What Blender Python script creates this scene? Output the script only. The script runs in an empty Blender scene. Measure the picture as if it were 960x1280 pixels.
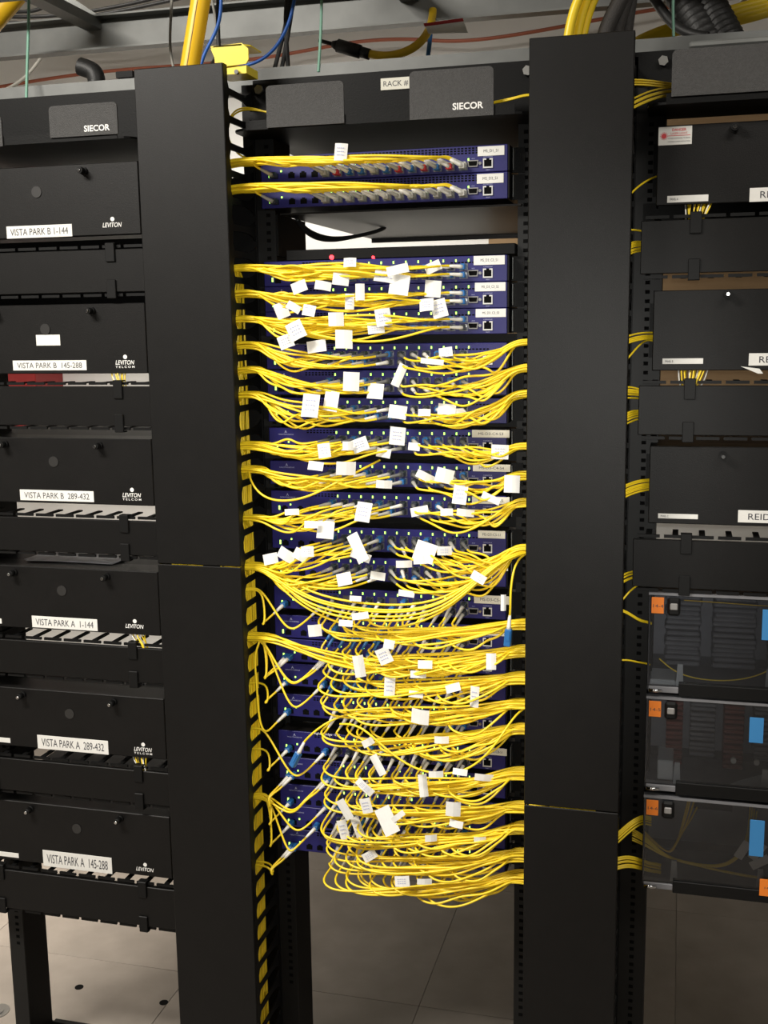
import bpy, bmesh, math, random
from mathutils import Vector, Matrix, Quaternion
random.seed(11)
SC = bpy.context.scene
COL = SC.collection

# ------------------------------------------------------------------ camera
CAM = Vector((.2522, -2.0292, 1.6555)); YAW, PIT, ROL, FPX = .2601, .1656, -.0144, 1401.4
FWD = Vector((-math.sin(YAW) * math.cos(PIT), math.cos(YAW) * math.cos(PIT), -math.sin(PIT)))
r0 = Vector((math.cos(YAW), math.sin(YAW), 0)); u0 = r0.cross(FWD)
RGT = math.cos(ROL) * r0 + math.sin(ROL) * u0
UPV = -math.sin(ROL) * r0 + math.cos(ROL) * u0
cd = bpy.data.cameras.new('camera'); cam = bpy.data.objects.new('camera', cd); COL.objects.link(cam)
cd.sensor_width = 36; cd.lens = FPX / 1280 * 36; cd.clip_start = .05
cam.matrix_world = Matrix(((RGT.x, UPV.x, -FWD.x, CAM.x), (RGT.y, UPV.y, -FWD.y, CAM.y), (RGT.z, UPV.z, -FWD.z, CAM.z), (0, 0, 0, 1)))
SC.camera = cam

# ------------------------------------------------------------------ world, lights, exposure
w = bpy.data.worlds.new('world'); SC.world = w; w.use_nodes = True
w.node_tree.nodes['Background'].inputs[0].default_value = (.9, .92, 1, 1)
w.node_tree.nodes['Background'].inputs[1].default_value = .02


def area(name, loc, size, power, col=(1, .95, .87), rot=(0, 0, 0)):
    l = bpy.data.lights.new(name, 'AREA'); l.shape = 'RECTANGLE'; l.size, l.size_y = size; l.energy = power; l.color = col
    o = bpy.data.objects.new(name, l); COL.objects.link(o); o.location = loc; o.rotation_euler = rot
    return o


# recessed fluorescent troffers: one row over the front aisle, over the back aisle one narrowed fitting and an added wall light
area('ceiling_lamp_front_left', (-1.5, -1.7, 2.93), (1.2, .5), 84)
area('ceiling_lamp_front_right', (1.15, -1.5, 2.93), (1.2, .5), 20)
area('ceiling_lamp_back_left', (-2.25, .6, 2.93), (1.2, .3), 12, (1, .9, .78)).data.spread = math.radians(52)   # beam narrowed so the floor behind the middle rack stays dark
area('back_wall_fill_lamp', (-1.15, 1.15, 2.9), (1.6, .2), 4, rot=(math.radians(40), 0, 0)).data.spread = math.radians(60)   # added lamp, aimed to brighten the back wall
# spot light added at the camera, like a flash, to brighten the cords
fl_ = bpy.data.lights.new('camera_fill_light', 'SPOT'); fl_.energy = 50; fl_.spot_size = math.radians(47); fl_.spot_blend = 1; fl_.shadow_soft_size = .006; fl_.color = (1, .98, .92)
fo = bpy.data.objects.new('camera_fill_light', fl_); COL.objects.link(fo); fo.location = CAM + RGT * .006 + UPV * .012; fo.rotation_euler = cam.matrix_world.to_euler()
SC.view_settings.view_transform = 'Standard'; SC.view_settings.look = 'None'
SC.view_settings.gamma = 1; SC.view_settings.use_curve_mapping = False
SC.view_settings.exposure = .68


# ------------------------------------------------------------------ measuring helper: a sight line met with the plane y = Y
def at(x, y, Y):
    d = FWD + RGT * ((x - 480) / FPX) + UPV * ((640 - y) / FPX)
    return CAM + d * ((Y - CAM.y) / d.y)


def rect(x0, y0, x1, y1, Y):
    """X and Z extent of an upright rectangle whose left edge runs at x0 and right at x1 (y0 top, y1 bottom, at mid width)."""
    xm = (x0 + x1) / 2; ym = (y0 + y1) / 2
    return at(x0, ym, Y).x, at(x1, ym, Y).x, at(xm, y1, Y).z, at(xm, y0, Y).z


# ------------------------------------------------------------------ materials
MATS = {}


def mat(name, col, rough=.5, metal=0., bump=0., bscale=400., vary=0., vscale=6., emit=None, estr=0., spec=.5, alpha=None, trans=0.):
    m = bpy.data.materials.new(name); m.use_nodes = True; nt = m.node_tree; b = nt.nodes['Principled BSDF']
    b.inputs['Base Color'].default_value = (*col, 1); b.inputs['Roughness'].default_value = rough
    b.inputs['Metallic'].default_value = metal; b.inputs['Specular IOR Level'].default_value = spec
    tc = nt.nodes.new('ShaderNodeTexCoord')
    if vary:
        n = nt.nodes.new('ShaderNodeTexNoise'); n.inputs['Scale'].default_value = vscale; n.inputs['Detail'].default_value = 6
        nt.links.new(tc.outputs['Object'], n.inputs['Vector'])
        r = nt.nodes.new('ShaderNodeValToRGB')
        r.color_ramp.elements[0].position = .3; r.color_ramp.elements[1].position = .7
        r.color_ramp.elements[0].color = (*[c * (1 - vary) for c in col], 1)
        r.color_ramp.elements[1].color = (*[min(1, c * (1 + vary)) for c in col], 1)
        nt.links.new(n.outputs['Fac'], r.inputs['Fac']); nt.links.new(r.outputs['Color'], b.inputs['Base Color'])
    if bump:
        n = nt.nodes.new('ShaderNodeTexNoise'); n.inputs['Scale'].default_value = bscale
        nt.links.new(tc.outputs['Object'], n.inputs['Vector'])
        bp = nt.nodes.new('ShaderNodeBump'); bp.inputs['Strength'].default_value = bump; bp.inputs['Distance'].default_value = .002
        nt.links.new(n.outputs['Fac'], bp.inputs['Height']); nt.links.new(bp.outputs['Normal'], b.inputs['Normal'])
    if emit:
        b.inputs['Emission Color'].default_value = (*emit, 1); b.inputs['Emission Strength'].default_value = estr
    if alpha is not None: b.inputs['Alpha'].default_value = alpha
    MATS[name] = m
    return m


mat('powder_black', (.0042, .0039, .0037), .46, spec=.28, bump=.12, bscale=900, vary=.12, vscale=30)
mat('door_black', (.0050, .0046, .0044), .46, spec=.28, bump=.15, bscale=800, vary=.15, vscale=25)
mat('plate_grey', (.037, .036, .035), .55, bump=.6, bscale=700, vary=.2, vscale=300)
mat('rack_black', (.0035, .0035, .0035), .5, spec=.16, bump=.1)
mat('plastic_black', (.0045, .0045, .0045), .5, spec=.25)
mat('chassis', (.022, .020, .019), .38, .6)
mat('blue', (.011, .0095, .115), .42, bump=.08, bscale=900, vary=.08, vscale=20)
mat('yellow', (.92, .66, .022), .36, vary=.06, vscale=20)
mat('yellow_old', (.80, .52, .02), .42, vary=.08, vscale=20)
mat('yellow_fat', (.92, .56, .02), .35, vary=.05, vscale=8)
mat('yellow_cap', (.92, .72, .02), .4)
mat('paper', (.76, .75, .71), .6, vary=.04, vscale=60)
mat('tape', (.72, .70, .60), .6, vary=.05, vscale=60)
mat('print', (.05, .05, .06), .6)
mat('print_white', (.82, .81, .78), .6)
mat('print_pale', (.40, .42, .62), .6)
mat('print_red', (.65, .06, .07), .6)
mat('boot_grey', (.42, .41, .37), .5)
mat('boot_dark', (.13, .13, .125), .5)
mat('boot_white', (.78, .76, .70), .45)
mat('plug_blue', (.02, .13, .36), .4)
mat('plug_black', (.03, .035, .045), .45)
mat('plug_red', (.5, .03, .03), .4)
mat('socket', (.002, .002, .002), .8, spec=.1)
mat('rail_black', (.008, .008, .0077), .5, spec=.3)
mat('steel', (.55, .55, .53), .3, 1.)
mat('frame_grey', (.62, .62, .60), .4)
mat('chrome', (.55, .55, .55), .16, 1.)
mat('cage_light', (.30, .29, .28), .4, .3)
mat('cage', (.16, .16, .18), .38, .8)
mat('galvanised', (.17, .175, .168), .45, .3, vary=.15, vscale=12)
mat('strut', (.15, .155, .15), .45, .3, vary=.12, vscale=18)
mat('led_green', (.1, .4, .05), .4, emit=(.42, 1, .10), estr=2.4)
mat('led_red', (.4, .02, .02), .4, emit=(1, .03, .04), estr=4)
mat('orange', (.85, .22, .02), .55)
mat('blue_label', (.04, .22, .50), .55)
mat('disc_grey', (.022, .021, .02), .45)
mat('wall', (.78, .77, .74), .85, bump=.15, bscale=120, vary=.04, vscale=3)
mat('wall_dark', (.05, .05, .055), .8)
mat('ceiling', (.40, .39, .37), .9, bump=.2, bscale=150)
mat('tile', (.25, .22, .19), .55, bump=.08, bscale=60, vary=.13, vscale=9)
mat('seam', (.21, .185, .16), .8)
mat('red_box', (.33, .02, .02), .5)
mat('cardboard', (.42, .28, .15), .8, vary=.12, vscale=15)
mat('jacket_black', (.012, .012, .012), .5, bump=.3, bscale=300)
mat('sleeve_black', (.03, .027, .025), .7, bump=.6, bscale=500)
mat('cable_blue', (.02, .12, .50), .4)
mat('cable_green', (.22, .45, .34), .45)
mat('cable_grey', (.36, .35, .31), .5)
mat('cable_red', (.36, .10, .05), .5)
mat('tray_grey', (.17, .17, .18), .5, vary=.15, vscale=25)
mat('tray_dark', (.035, .035, .038), .5, vary=.2, vscale=25)
mat('tray_red', (.17, .035, .025), .6, vary=.2, vscale=25)
mat('clip_clear', (.50, .52, .52), .35)
mat('paper_print', (.55, .54, .58), .5, vary=.35, vscale=25)


def plywood():
    m = bpy.data.materials.new('plywood'); m.use_nodes = True; nt = m.node_tree; b = nt.nodes['Principled BSDF']
    tc = nt.nodes.new('ShaderNodeTexCoord'); mp = nt.nodes.new('ShaderNodeMapping'); mp.inputs['Scale'].default_value = (1.2, 1, 14)
    n = nt.nodes.new('ShaderNodeTexNoise'); n.inputs['Scale'].default_value = 4; n.inputs['Detail'].default_value = 8
    r = nt.nodes.new('ShaderNodeValToRGB'); r.color_ramp.elements[0].color = (.25, .155, .075, 1); r.color_ramp.elements[1].color = (.37, .245, .125, 1)
    nt.links.new(tc.outputs['Object'], mp.inputs[0]); nt.links.new(mp.outputs[0], n.inputs['Vector'])
    nt.links.new(n.outputs['Fac'], r.inputs[0]); nt.links.new(r.outputs[0], b.inputs['Base Color']); b.inputs['Roughness'].default_value = .7
    MATS['plywood'] = m


def clear_plastic():
    m = bpy.data.materials.new('clear_plastic'); m.use_nodes = True; nt = m.node_tree
    for n in list(nt.nodes):
        if n.type == 'BSDF_PRINCIPLED': nt.nodes.remove(n)
    out = nt.nodes['Material Output']
    tr = nt.nodes.new('ShaderNodeBsdfTransparent'); tr.inputs[0].default_value = (.88, .89, .91, 1)
    gl = nt.nodes.new('ShaderNodeBsdfGlossy'); gl.inputs['Roughness'].default_value = .06
    df = nt.nodes.new('ShaderNodeBsdfDiffuse'); df.inputs[0].default_value = (.30, .32, .36, 1)
    fr = nt.nodes.new('ShaderNodeFresnel'); fr.inputs['IOR'].default_value = 1.45
    m1 = nt.nodes.new('ShaderNodeMixShader'); m1.inputs[0].default_value = .02
    m2 = nt.nodes.new('ShaderNodeMixShader')
    nt.links.new(tr.outputs[0], m1.inputs[1]); nt.links.new(df.outputs[0], m1.inputs[2])
    nt.links.new(fr.outputs[0], m2.inputs[0]); nt.links.new(m1.outputs[0], m2.inputs[1]); nt.links.new(gl.outputs[0], m2.inputs[2])
    nt.links.new(m2.outputs[0], out.inputs[0])
    MATS['clear_plastic'] = m


plywood(); clear_plastic()


# ------------------------------------------------------------------ geometry helpers
class MB:
    def __init__(s): s.v = []; s.f = []; s.sm = []

    def add(s, vs, fs, smooth=False):
        o = len(s.v); s.v += [tuple(p) for p in vs]; s.f += [tuple(i + o for i in f) for f in fs]; s.sm += [smooth] * len(fs)
        return s

    def box(s, x0, x1, y0, y1, z0, z1):
        v = [(x, y, z) for x in (x0, x1) for y in (y0, y1) for z in (z0, z1)]
        return s.add(v, [(0, 1, 3, 2), (4, 6, 7, 5), (0, 4, 5, 1), (2, 3, 7, 6), (0, 2, 6, 4), (1, 5, 7, 3)])

    def rbox(s, x0, x1, y0, y1, z0, z1, r=.002):
        r = min(r, (x1 - x0) * .45, (y1 - y0) * .45, (z1 - z0) * .45)
        bm = bmesh.new(); bmesh.ops.create_cube(bm, size=1)
        for v in bm.verts:
            v.co = Vector(((x0 + x1) / 2 + v.co.x * (x1 - x0), (y0 + y1) / 2 + v.co.y * (y1 - y0), (z0 + z1) / 2 + v.co.z * (z1 - z0)))
        bmesh.ops.bevel(bm, geom=bm.edges[:], offset=r, segments=1, affect='EDGES', profile=.5)
        bm.verts.index_update()
        s.add([v.co[:] for v in bm.verts], [[v.index for v in f.verts] for f in bm.faces]); bm.free()
        return s

    def prism(s, poly, axis, a, b):
        """poly: list of 2-D points; axis 'x' -> (y,z), 'y' -> (x,z), 'z' -> (x,y)."""
        n = len(poly)

        def p3(p, t):
            return {'x': (t, p[0], p[1]), 'y': (p[0], t, p[1]), 'z': (p[0], p[1], t)}[axis]
        v = [p3(p, a) for p in poly] + [p3(p, b) for p in poly]
        f = [tuple(range(n)), tuple(range(2 * n - 1, n - 1, -1))] + [(i, i + n, (i + 1) % n + n, (i + 1) % n) for i in range(n)]
        return s.add(v, f)

    def cyl(s, p0, p1, r, n=12, r1=None, caps=True):
        p0, p1 = Vector(p0), Vector(p1); d = (p1 - p0).normalized(); a = d.orthogonal().normalized(); b = d.cross(a); r1 = r if r1 is None else r1
        v = [p0 + (a * math.cos(t) + b * math.sin(t)) * r for t in [2 * math.pi * i / n for i in range(n)]]
        v += [p1 + (a * math.cos(t) + b * math.sin(t)) * r1 for t in [2 * math.pi * i / n for i in range(n)]]
        s.add(v, [(i, (i + 1) % n, (i + 1) % n + n, i + n) for i in range(n)], True)
        if caps: o = len(s.v) - 2 * n; s.f += [tuple(o + i for i in range(n - 1, -1, -1)), tuple(o + n + i for i in range(n))]; s.sm += [False, False]
        return s

    def tube(s, path, r, n=6):
        path = [Vector(p) for p in path]; t = (path[1] - path[0]).normalized(); a = t.orthogonal().normalized(); vs = []; fs = []; m = len(path)
        for i, p in enumerate(path):
            t2 = (path[min(i + 1, m - 1)] - path[max(i - 1, 0)])
            if t2.length > 1e-9: t2.normalize()
            else: t2 = t
            a = (a - t2 * a.dot(t2))
            a = a.normalized() if a.length > 1e-6 else t2.orthogonal().normalized()
            b = t2.cross(a); t = t2
            rr = r(i / (m - 1)) if callable(r) else r
            vs += [p + (a * math.cos(k * 2 * math.pi / n) + b * math.sin(k * 2 * math.pi / n)) * rr for k in range(n)]
        for i in range(m - 1):
            for k in range(n): fs.append((i * n + k, i * n + (k + 1) % n, (i + 1) * n + (k + 1) % n, (i + 1) * n + k))
        fs += [tuple(range(n - 1, -1, -1)), tuple((m - 1) * n + k for k in range(n))]
        return s.add(vs, fs, True)

    def mesh(s, name, m):
        me = bpy.data.meshes.new(name); me.from_pydata(s.v, [], s.f); me.polygons.foreach_set('use_smooth', s.sm)
        me.materials.append(MATS[m]); me.update()
        bm = bmesh.new(); bm.from_mesh(me); bmesh.ops.recalc_face_normals(bm, faces=bm.faces); bm.to_mesh(me); bm.free()
        return me

    def build(s, name, m, parent=None, loc=(0, 0, 0)):
        return inst(name, s.mesh(name, m), parent, loc)


def inst(name, me, parent=None, loc=(0, 0, 0), rot=None):
    o = bpy.data.objects.new(name, me); COL.objects.link(o); o.location = loc
    if rot is not None: o.rotation_euler = rot
    if parent: o.parent = parent
    return o


def tag(o, label, cat, group=None):
    o['label'] = label; o['category'] = cat
    if group: o['group'] = group
    return o


def thing(name, label, cat, loc=(0, 0, 0), group=None):
    o = bpy.data.objects.new(name, None); COL.objects.link(o); o.location = loc; o.empty_display_size = .05
    return tag(o, label, cat, group)


def struct(o):
    o['kind'] = 'structure'; return o


def copy_tree(o, parent=None):
    c = o.copy(); COL.objects.link(c); c.parent = parent
    for ch in o.children: copy_tree(ch, c)
    return c


TXT = {}


def text_mesh(s, m, height=None, width=None, shear=0., bold=0.):
    """flat lettering, upright in XZ facing -Y, centred on its own middle."""
    k = (s, m, height, width, shear, bold)
    if k in TXT: return TXT[k]
    c = bpy.data.curves.new('lettering', 'FONT'); c.body = s; c.shear = shear; c.offset = bold; c.resolution_u = 3
    o = bpy.data.objects.new('tmp', c); me = bpy.data.meshes.new_from_object(o)
    bpy.data.objects.remove(o); bpy.data.curves.remove(c)
    xs = [v.co.x for v in me.vertices]; ys = [v.co.y for v in me.vertices]
    cx, cy, W, H = (min(xs) + max(xs)) / 2, (min(ys) + max(ys)) / 2, max(xs) - min(xs), max(ys) - min(ys)
    sx = (width / W) if width else None; sy = (height / H) if height else None
    sx = sx or sy; sy = sy or sx
    for v in me.vertices: v.co = ((v.co.x - cx) * sx, 0, (v.co.y - cy) * sy)
    me.materials.clear(); me.materials.append(MATS[m]); me.name = 'lettering'
    TXT[k] = me
    return me


def lettering(s, parent, loc, m='print', height=None, width=None, shear=0., bold=0., name='lettering'):
    return inst(name, text_mesh(s, m, height, width, shear, bold), parent, loc)


def bspline(P, per=6):
    P = [Vector(p) for p in P]; P = [P[0], P[0]] + P + [P[-1], P[-1]]; out = []
    for i in range(len(P) - 3):
        a, b, c, d = P[i:i + 4]
        for k in range(per):
            t = k / per
            out.append((a * (1 - t) ** 3 + b * (3 * t ** 3 - 6 * t * t + 4) + c * (-3 * t ** 3 + 3 * t * t + 3 * t + 1) + d * t ** 3) / 6)
    out.append(P[-1])
    res = [out[0]]
    for p in out[1:]:
        if (p - res[-1]).length > 5e-4: res.append(p)
    return res


def jit(s): return random.uniform(-s, s)


# ------------------------------------------------------------------ the room
WALLY = 2.0
fl = struct(MB().box(-4, 4, -5.0, WALLY, -.05, -.003).build('floor', 'seam'))
TS = .61
tile_me = MB().rbox(-TS / 2 + .0005, TS / 2 - .0005, -TS / 2 + .0005, TS / 2 - .0005, -.004, 0, .0006).mesh('floor_tile', 'tile')
tx0, ty0 = -.33 - TS * 6, .425 - TS * 6
for i in range(13):
    for j in range(9):
        x = tx0 + TS * (i + .5); y = ty0 + TS * (j + .5)
        if -3.95 + TS / 2 < x < 3.95 - TS / 2 and -3.35 + TS / 2 < y < WALLY - TS / 2: inst('floor_tile', tile_me, fl, (x, y, 0))
for (x, y, r) in ((-1.19, .30, .011), (-.95, .29, .011)):
    MB().cyl((x, y, .0002), (x, y, .0012), r, 14).build('floor_bolt', 'socket', fl)
MB().cyl((-1.335, .16, 0), (-1.335, .16, .002), .03, 20).cyl((-1.335, .16, .002), (-1.335, .16, .004), .017, 16).build('floor_bolt', 'steel', fl)
struct(MB().box(-4, 4, WALLY, WALLY + .1, 0, 3).build('wall_back', 'wall'))
struct(MB().box(-4, 4, -5.1, -5.0, 0, 3).build('wall_front', 'wall_dark'))  # unseen wall, coloured dark so the black metal reflects little
struct(MB().box(-4.1, -4, -5.0, WALLY, 0, 3).build('wall_left', 'wall'))
struct(MB().box(4, 4.1, -5.0, WALLY, 0, 3).build('wall_right', 'wall'))
struct(MB().box(-4, 4, -5.0, WALLY, 2.96, 3.05).build('ceiling', 'ceiling'))
struct(MB().box(-4, 4, WALLY - .015, WALLY, 0, .1).build('baseboard_back', 'plastic_black'))
tag(MB().rbox(-.42, 2.0, WALLY - .02, WALLY - .001, 1.02, 2.43, .001).build('plywood_board', 'plywood'), 'brown plywood backboard fixed to the white wall behind the racks', 'plywood')


# ------------------------------------------------------------------ racks
def make_rack(xc, label, xl=None, wide=0, half=.2625, dark_strips=()):
    lx = (xl - xc) if xl is not None else -half
    t = thing('equipment_rack', label, 'rack', (xc, 0, 0), 'open black equipment racks')
    for s in (-1, 1):
        a, b = (lx, lx + .036) if s < 0 else (half - .036, half)
        if s < 0 and wide: b = lx + wide
        m = MB().box(a, b, .086, .09, .02, 2.1)
        MB().box(a, b, 0, .004, .02, 2.1).build('front_flange', 'rail_black', t)
        wx = b - .004 if s < 0 else a
        m.box(wx, wx + .004, .004, .086, .02, 2.1)
        m.build('upright', 'rack_black', t)
        h = MB()
        cx = (a + b) / 2 - s * .004
        z = .3
        while z < 1.98:
            for dz in (0, .0159, .0318): h.box(cx - .004, cx + .004, -.0006, .0002, z + dz - .0032, z + dz + .0032)
            z += .0463
        h.build('mounting_holes', 'socket', t)['kind'] = 'stuff'
    MB().prism([(-.002, 2.1), (.05, 2.1), (.05, 2.094), (.004, 2.094), (.004, 2.045), (-.002, 2.045)], 'x', lx, half).build('top_angle', 'rack_black', t)
    MB().box(lx, half, .08, .092, 2.05, 2.1).build('back_angle', 'rack_black', t)
    MB().prism([(-.07, 0), (.0, 0), (.0, .05), (-.005, .05), (-.005, .007), (-.07, .007)], 'x', lx, half).build('base_angle', 'rack_black', t)
    MB().prism([(.09, 0), (.16, 0), (.16, .007), (.095, .007), (.095, .05), (.09, .05)], 'x', lx, half).build('base_angle', 'rack_black', t)
    for z0, z1 in dark_strips: MB().box(-half + .036, half - .036, .012, .016, z0, z1).build('gap_dark_strip', 'rack_black', t)  # strips added to keep the gaps between switches black
    return t


XL, XC, XR = -.9875, -.2625, .455
RJZ = [1.9276, 1.8818, 1.7422, 1.6967, 1.6514, 1.5915, 1.5438, 1.4934, 1.437, 1.3746, 1.3176, 1.251, 1.1943, 1.1325, 1.0747, 1.0271, 0.9776, 0.9158, 0.8403, 0.7853, 0.7291, 0.6838, 0.6348]
FH = .0446
tops = [z + .0300 for z in RJZ]
fill = []
for i in range(2, len(RJZ) - 1):
    g0, g1 = tops[i + 1], tops[i] - FH
    if g1 - g0 > .002: fill.append((g0 + .0003, g1 - .0003))
make_rack(XL, 'open black equipment rack holding six dark fibre panels on the left', xl=-1.172)
make_rack(XC, 'open black equipment rack in the middle, full of blue switches', dark_strips=fill)
make_rack(XR, 'open black equipment rack on the right, with clear cases at the bottom', xl=.158, wide=.056)


# ------------------------------------------------------------------ top jumper troughs
def make_trough(xc, label, plates, texts, x0=-.27, x1=.265, deep=.36):
    t = thing('jumper_trough', label, 'cable trough', (xc, 0, 2.0), 'cable troughs on top of the racks')
    r = .03
    arc = lambda cx, cy, a0: [(cx + r * math.cos(math.radians(a0 + k * 22.5)), cy + r * math.sin(math.radians(a0 + k * 22.5))) for k in range(5)]
    poly = [(x1, -.003), (x0, -.003)] + arc(x0 + r, -.10 + r, 180) + arc(x1 - r, -.10 + r, 270)
    MB().prism(poly, 'z', -.004, 0).build('tray_floor', 'rack_black', t)
    MB().box(x0 + .01, x1 - .01, -.003, deep, -.004, 0).build('rear_shelf', 'rack_black', t)
    MB().box(x0 + .03, x1 - .03, -.101, -.099, -.004, .012).build('front_lip', 'rack_black', t)
    MB().prism([(-.006, -.004), (-.003, -.004), (-.003, .045), (-.006, .045)], 'x', x0, x1).build('back_panel', 'rack_black', t)
    for (a, b, z0, z1), s in zip(plates, texts):
        rr = .008
        a -= xc; b -= xc; z0 -= 2.0; z1 -= 2.0
        pl = [(a, z0), (b, z0)] + [(b - rr + rr * math.cos(q), z1 - rr + rr * math.sin(q)) for q in [k * math.pi / 8 for k in range(5)]] + [(a + rr + rr * math.cos(q), z1 - rr + rr * math.sin(q)) for q in [math.pi / 2 + k * math.pi / 8 for k in range(5)]]
        p = MB().prism(pl, 'y', -.1045, -.1015).build('retaining_plate', 'plate_grey', t)
        if s: lettering(s, p, (a + (b - a) * (.70 if s else .5), -.1052, z0 + (z1 - z0) * .22), 'print_white', height=.0112, width=.052, bold=.025)
    for x in (x0 + .022, x1 - .022):
        MB().cyl((x, -.004, .082), (x, -.012, .082), .0085, 6).build('bolt', 'steel', t)
    return t


def PR(x0, y0, x1, y1, Y=-.103): return rect(x0, y0, x1, y1, Y)


a = PR(62, 130, 147, 170); b0 = PR(-95, 148, 3, 186)
make_trough(XL, 'black cable trough with a lettered grey plate atop the left rack', [a, b0], ['SIECOR', None])
a = PR(333, 104, 430, 157); b0 = PR(512, 86, 617, 147)
make_trough(XC, 'black cable trough with two grey plates atop the middle rack', [a, b0], [None, 'SIECOR'])
a = PR(840, 58, 965, 117)
make_trough(XR, 'black cable trough with one wide grey plate atop the right rack', [a], [None], deep=.04)
lb = rect(476, 97, 514, 112, -.003)
t = tag(MB().rbox(lb[0], lb[1], -.0045, -.0025, lb[2], lb[3], .0005).build('rack_label', 'tape'), 'small white tape label reading RACK # on the middle rack beam', 'label')
lettering('RACK #1', t, ((lb[0] + lb[1]) / 2 + .002, -.0048, (lb[2] + lb[3]) / 2), 'print', width=(lb[1] - lb[0]) * .88)


# ------------------------------------------------------------------ vertical cable ducts
DX = {0: (-.6925, -.5255), 1: (.001, .166)}
ZT = 2.103


def make_duct(x0, x1, seam, label):
    xc = (x0 + x1) / 2; h = (x1 - x0) / 2
    t = thing('vertical_cable_duct', label, 'cable duct', (xc, 0, 0), 'tall black cable ducts between the racks')
    for z0, z1 in ((seam + .0015, ZT), (.002, seam - .0005)):
        m = MB().rbox(-h, h, -.142, -.139, z0, z1, .0012)
        m.box(-h, -h + .002, -.139, -.122, z0, z1).box(h - .002, h, -.139, -.122, z0, z1)
        m.build('cover', 'powder_black', t)
    MB().box(-h + .012, h - .012, .0, .003, .05, 1.93).build('back_plate', 'rack_black', t)
    for s in (-1, 1): MB().box(min(s * h, s * (h - .022)), max(s * h, s * (h - .022)), -.002, .004, .0, ZT - .01).build('back_rail', 'rack_black', t)
    # one finger: slender bar flaring into a wide rounded root, with a T head at the front
    prof = [(-.122, .017), (-.116, .017), (-.110, .006), (-.06, .0055)]
    prof += [(-.058 + .058 * math.sin(q) * 1.0, .0055 + .0175 * (1 - math.cos(q))) for q in [k * math.pi / 12 for k in range(1, 7)]]
    poly = prof + [(y, -z) for y, z in reversed(prof)]
    fm = MB().prism(poly, 'x', -.0015, .0015).mesh('finger', 'plastic_black')
    z = .10
    while z < ZT - .02:
        for s in (-1, 1): inst('finger', fm, t, (s * (h - .004), 0, z))
        z += FP
    return t


FP = .0462
# exits of the left duct sit half way between fingers
EXL = {'A1': at(293, 203, -.08).z}
zf = EXL['A1'] + FP / 2
n = int((zf - .10) / FP); off = zf - n * FP
make_duct_z0 = off


def exz(px_y, px_x):  # nearest gap between two fingers of the left duct
    z = at(px_x, px_y, -.08).z
    k = round((z - (off + FP / 2)) / FP)
    return off + FP / 2 + k * FP


_md = make_duct


def duct(x0, x1, seam, label):
    t = _md(x0, x1, seam, label)
    for c in t.children:
        if c.name.startswith('finger'): c.location.z += off - .10
    return t


d1 = duct(*DX[0], at(250, 707, -.14).z, 'tall black duct left of the blue switches, seam at mid height')
d2 = duct(*DX[1], at(715, 1011, -.14).z, 'tall black duct right of the blue switches, seam low down')
# yellow cap on the left duct
c0 = at(272, 72, -.06); c1 = at(318, 66, -.06)
yc = thing('duct_end_cap', 'small bright yellow guard at the top corner of the left duct', 'duct cap', (c0.x, -.06, c0.z))
W = c1.x - c0.x
MB().prism([(0, .008), (.006, .012), (W - .012, .014), (W, .004), (W, -.014), (W - .005, -.021), (.008, -.024), (.006, -.006)], 'y', -.03, -.027).build('front_plate', 'yellow_cap', yc)
MB().prism([(.0, -.03), (W - .012, -.03), (W, -.018), (W, .035), (0, .035)], 'z', .010, .0125).build('top_plate', 'yellow_cap', yc)
MB().box(.01, W - .006, -.026, .03, -.036, -.022).build('side_flange', 'yellow_cap', yc)
MB().cyl((.018, -.028, -.034), (.018, -.034, -.034), .004, 8).cyl((.048, -.028, -.034), (.048, -.034, -.034), .004, 8).build('screw', 'chrome', yc)


# ------------------------------------------------------------------ fibre panels (left and right racks)
knob_me = MB().cyl((0, 0, 0), (0, -.006, 0), .0075, 14).cyl((0, -.006, 0), (0, -.02, 0), .0062, 14).mesh('knob', 'plastic_black')
knobtip_me = MB().cyl((0, -.0202, 0), (0, -.0225, 0), .0042, 12, .003).mesh('knob_cap', 'chrome')
disc_me = MB().cyl((0, 0, 0), (0, -.0016, 0), .0105, 20).mesh('hole_plug', 'disc_grey')
logodot_me = MB().cyl((0, 0, 0), (0, -.0004, 0), .0042, 14).mesh('logo_dot', 'print_white')


def make_panel(xc, ztop, half, label, group, depth=.24, h=.1345):
    t = thing('fibre_enclosure', label, 'fibre panel', (xc, 0, ztop), group)
    MB().box(-half + .006, half - .006, .006, depth, -h + .004, -.002).build('housing', 'rack_black', t)
    for s in (-1, 1): MB().box(min(s * half, s * .245), max(s * half, s * .245) + .001, -.002, .0, -h + .02, -.02).build('mounting_ear', 'rack_black', t)
    m = MB().rbox(-half, half, -.058, -.055, -h, 0, .0012).box(-half, -half + .002, -.055, .004, -h, 0).box(half - .002, half, -.055, .004, -h, 0).box(-half, half, -.055, .004, -.002, 0)
    d = m.build('door', 'door_black', t)
    return t, d


def knob(door, x, z):
    k = inst('knob', knob_me, door, (x, -.058, z)); inst('knob_cap', knobtip_me, k)


def plate_label(parent, r, xc, zt, m, y, s=None, tm='print', th=.55, tw=None, rot=0.):
    x0, x1, z0, z1 = r
    o = MB().rbox(-(x1 - x0) / 2, (x1 - x0) / 2, -.0008, 0, -(z1 - z0) / 2, (z1 - z0) / 2, .0003).build('label', m, parent, ((x0 + x1) / 2 - xc, y, (z0 + z1) / 2 - zt))
    o.rotation_euler[1] = rot
    if s: lettering(s, o, (0, -.0011, 0), tm, width=(x1 - x0) * (tw or .88), height=(z1 - z0) * th)
    return o


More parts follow.
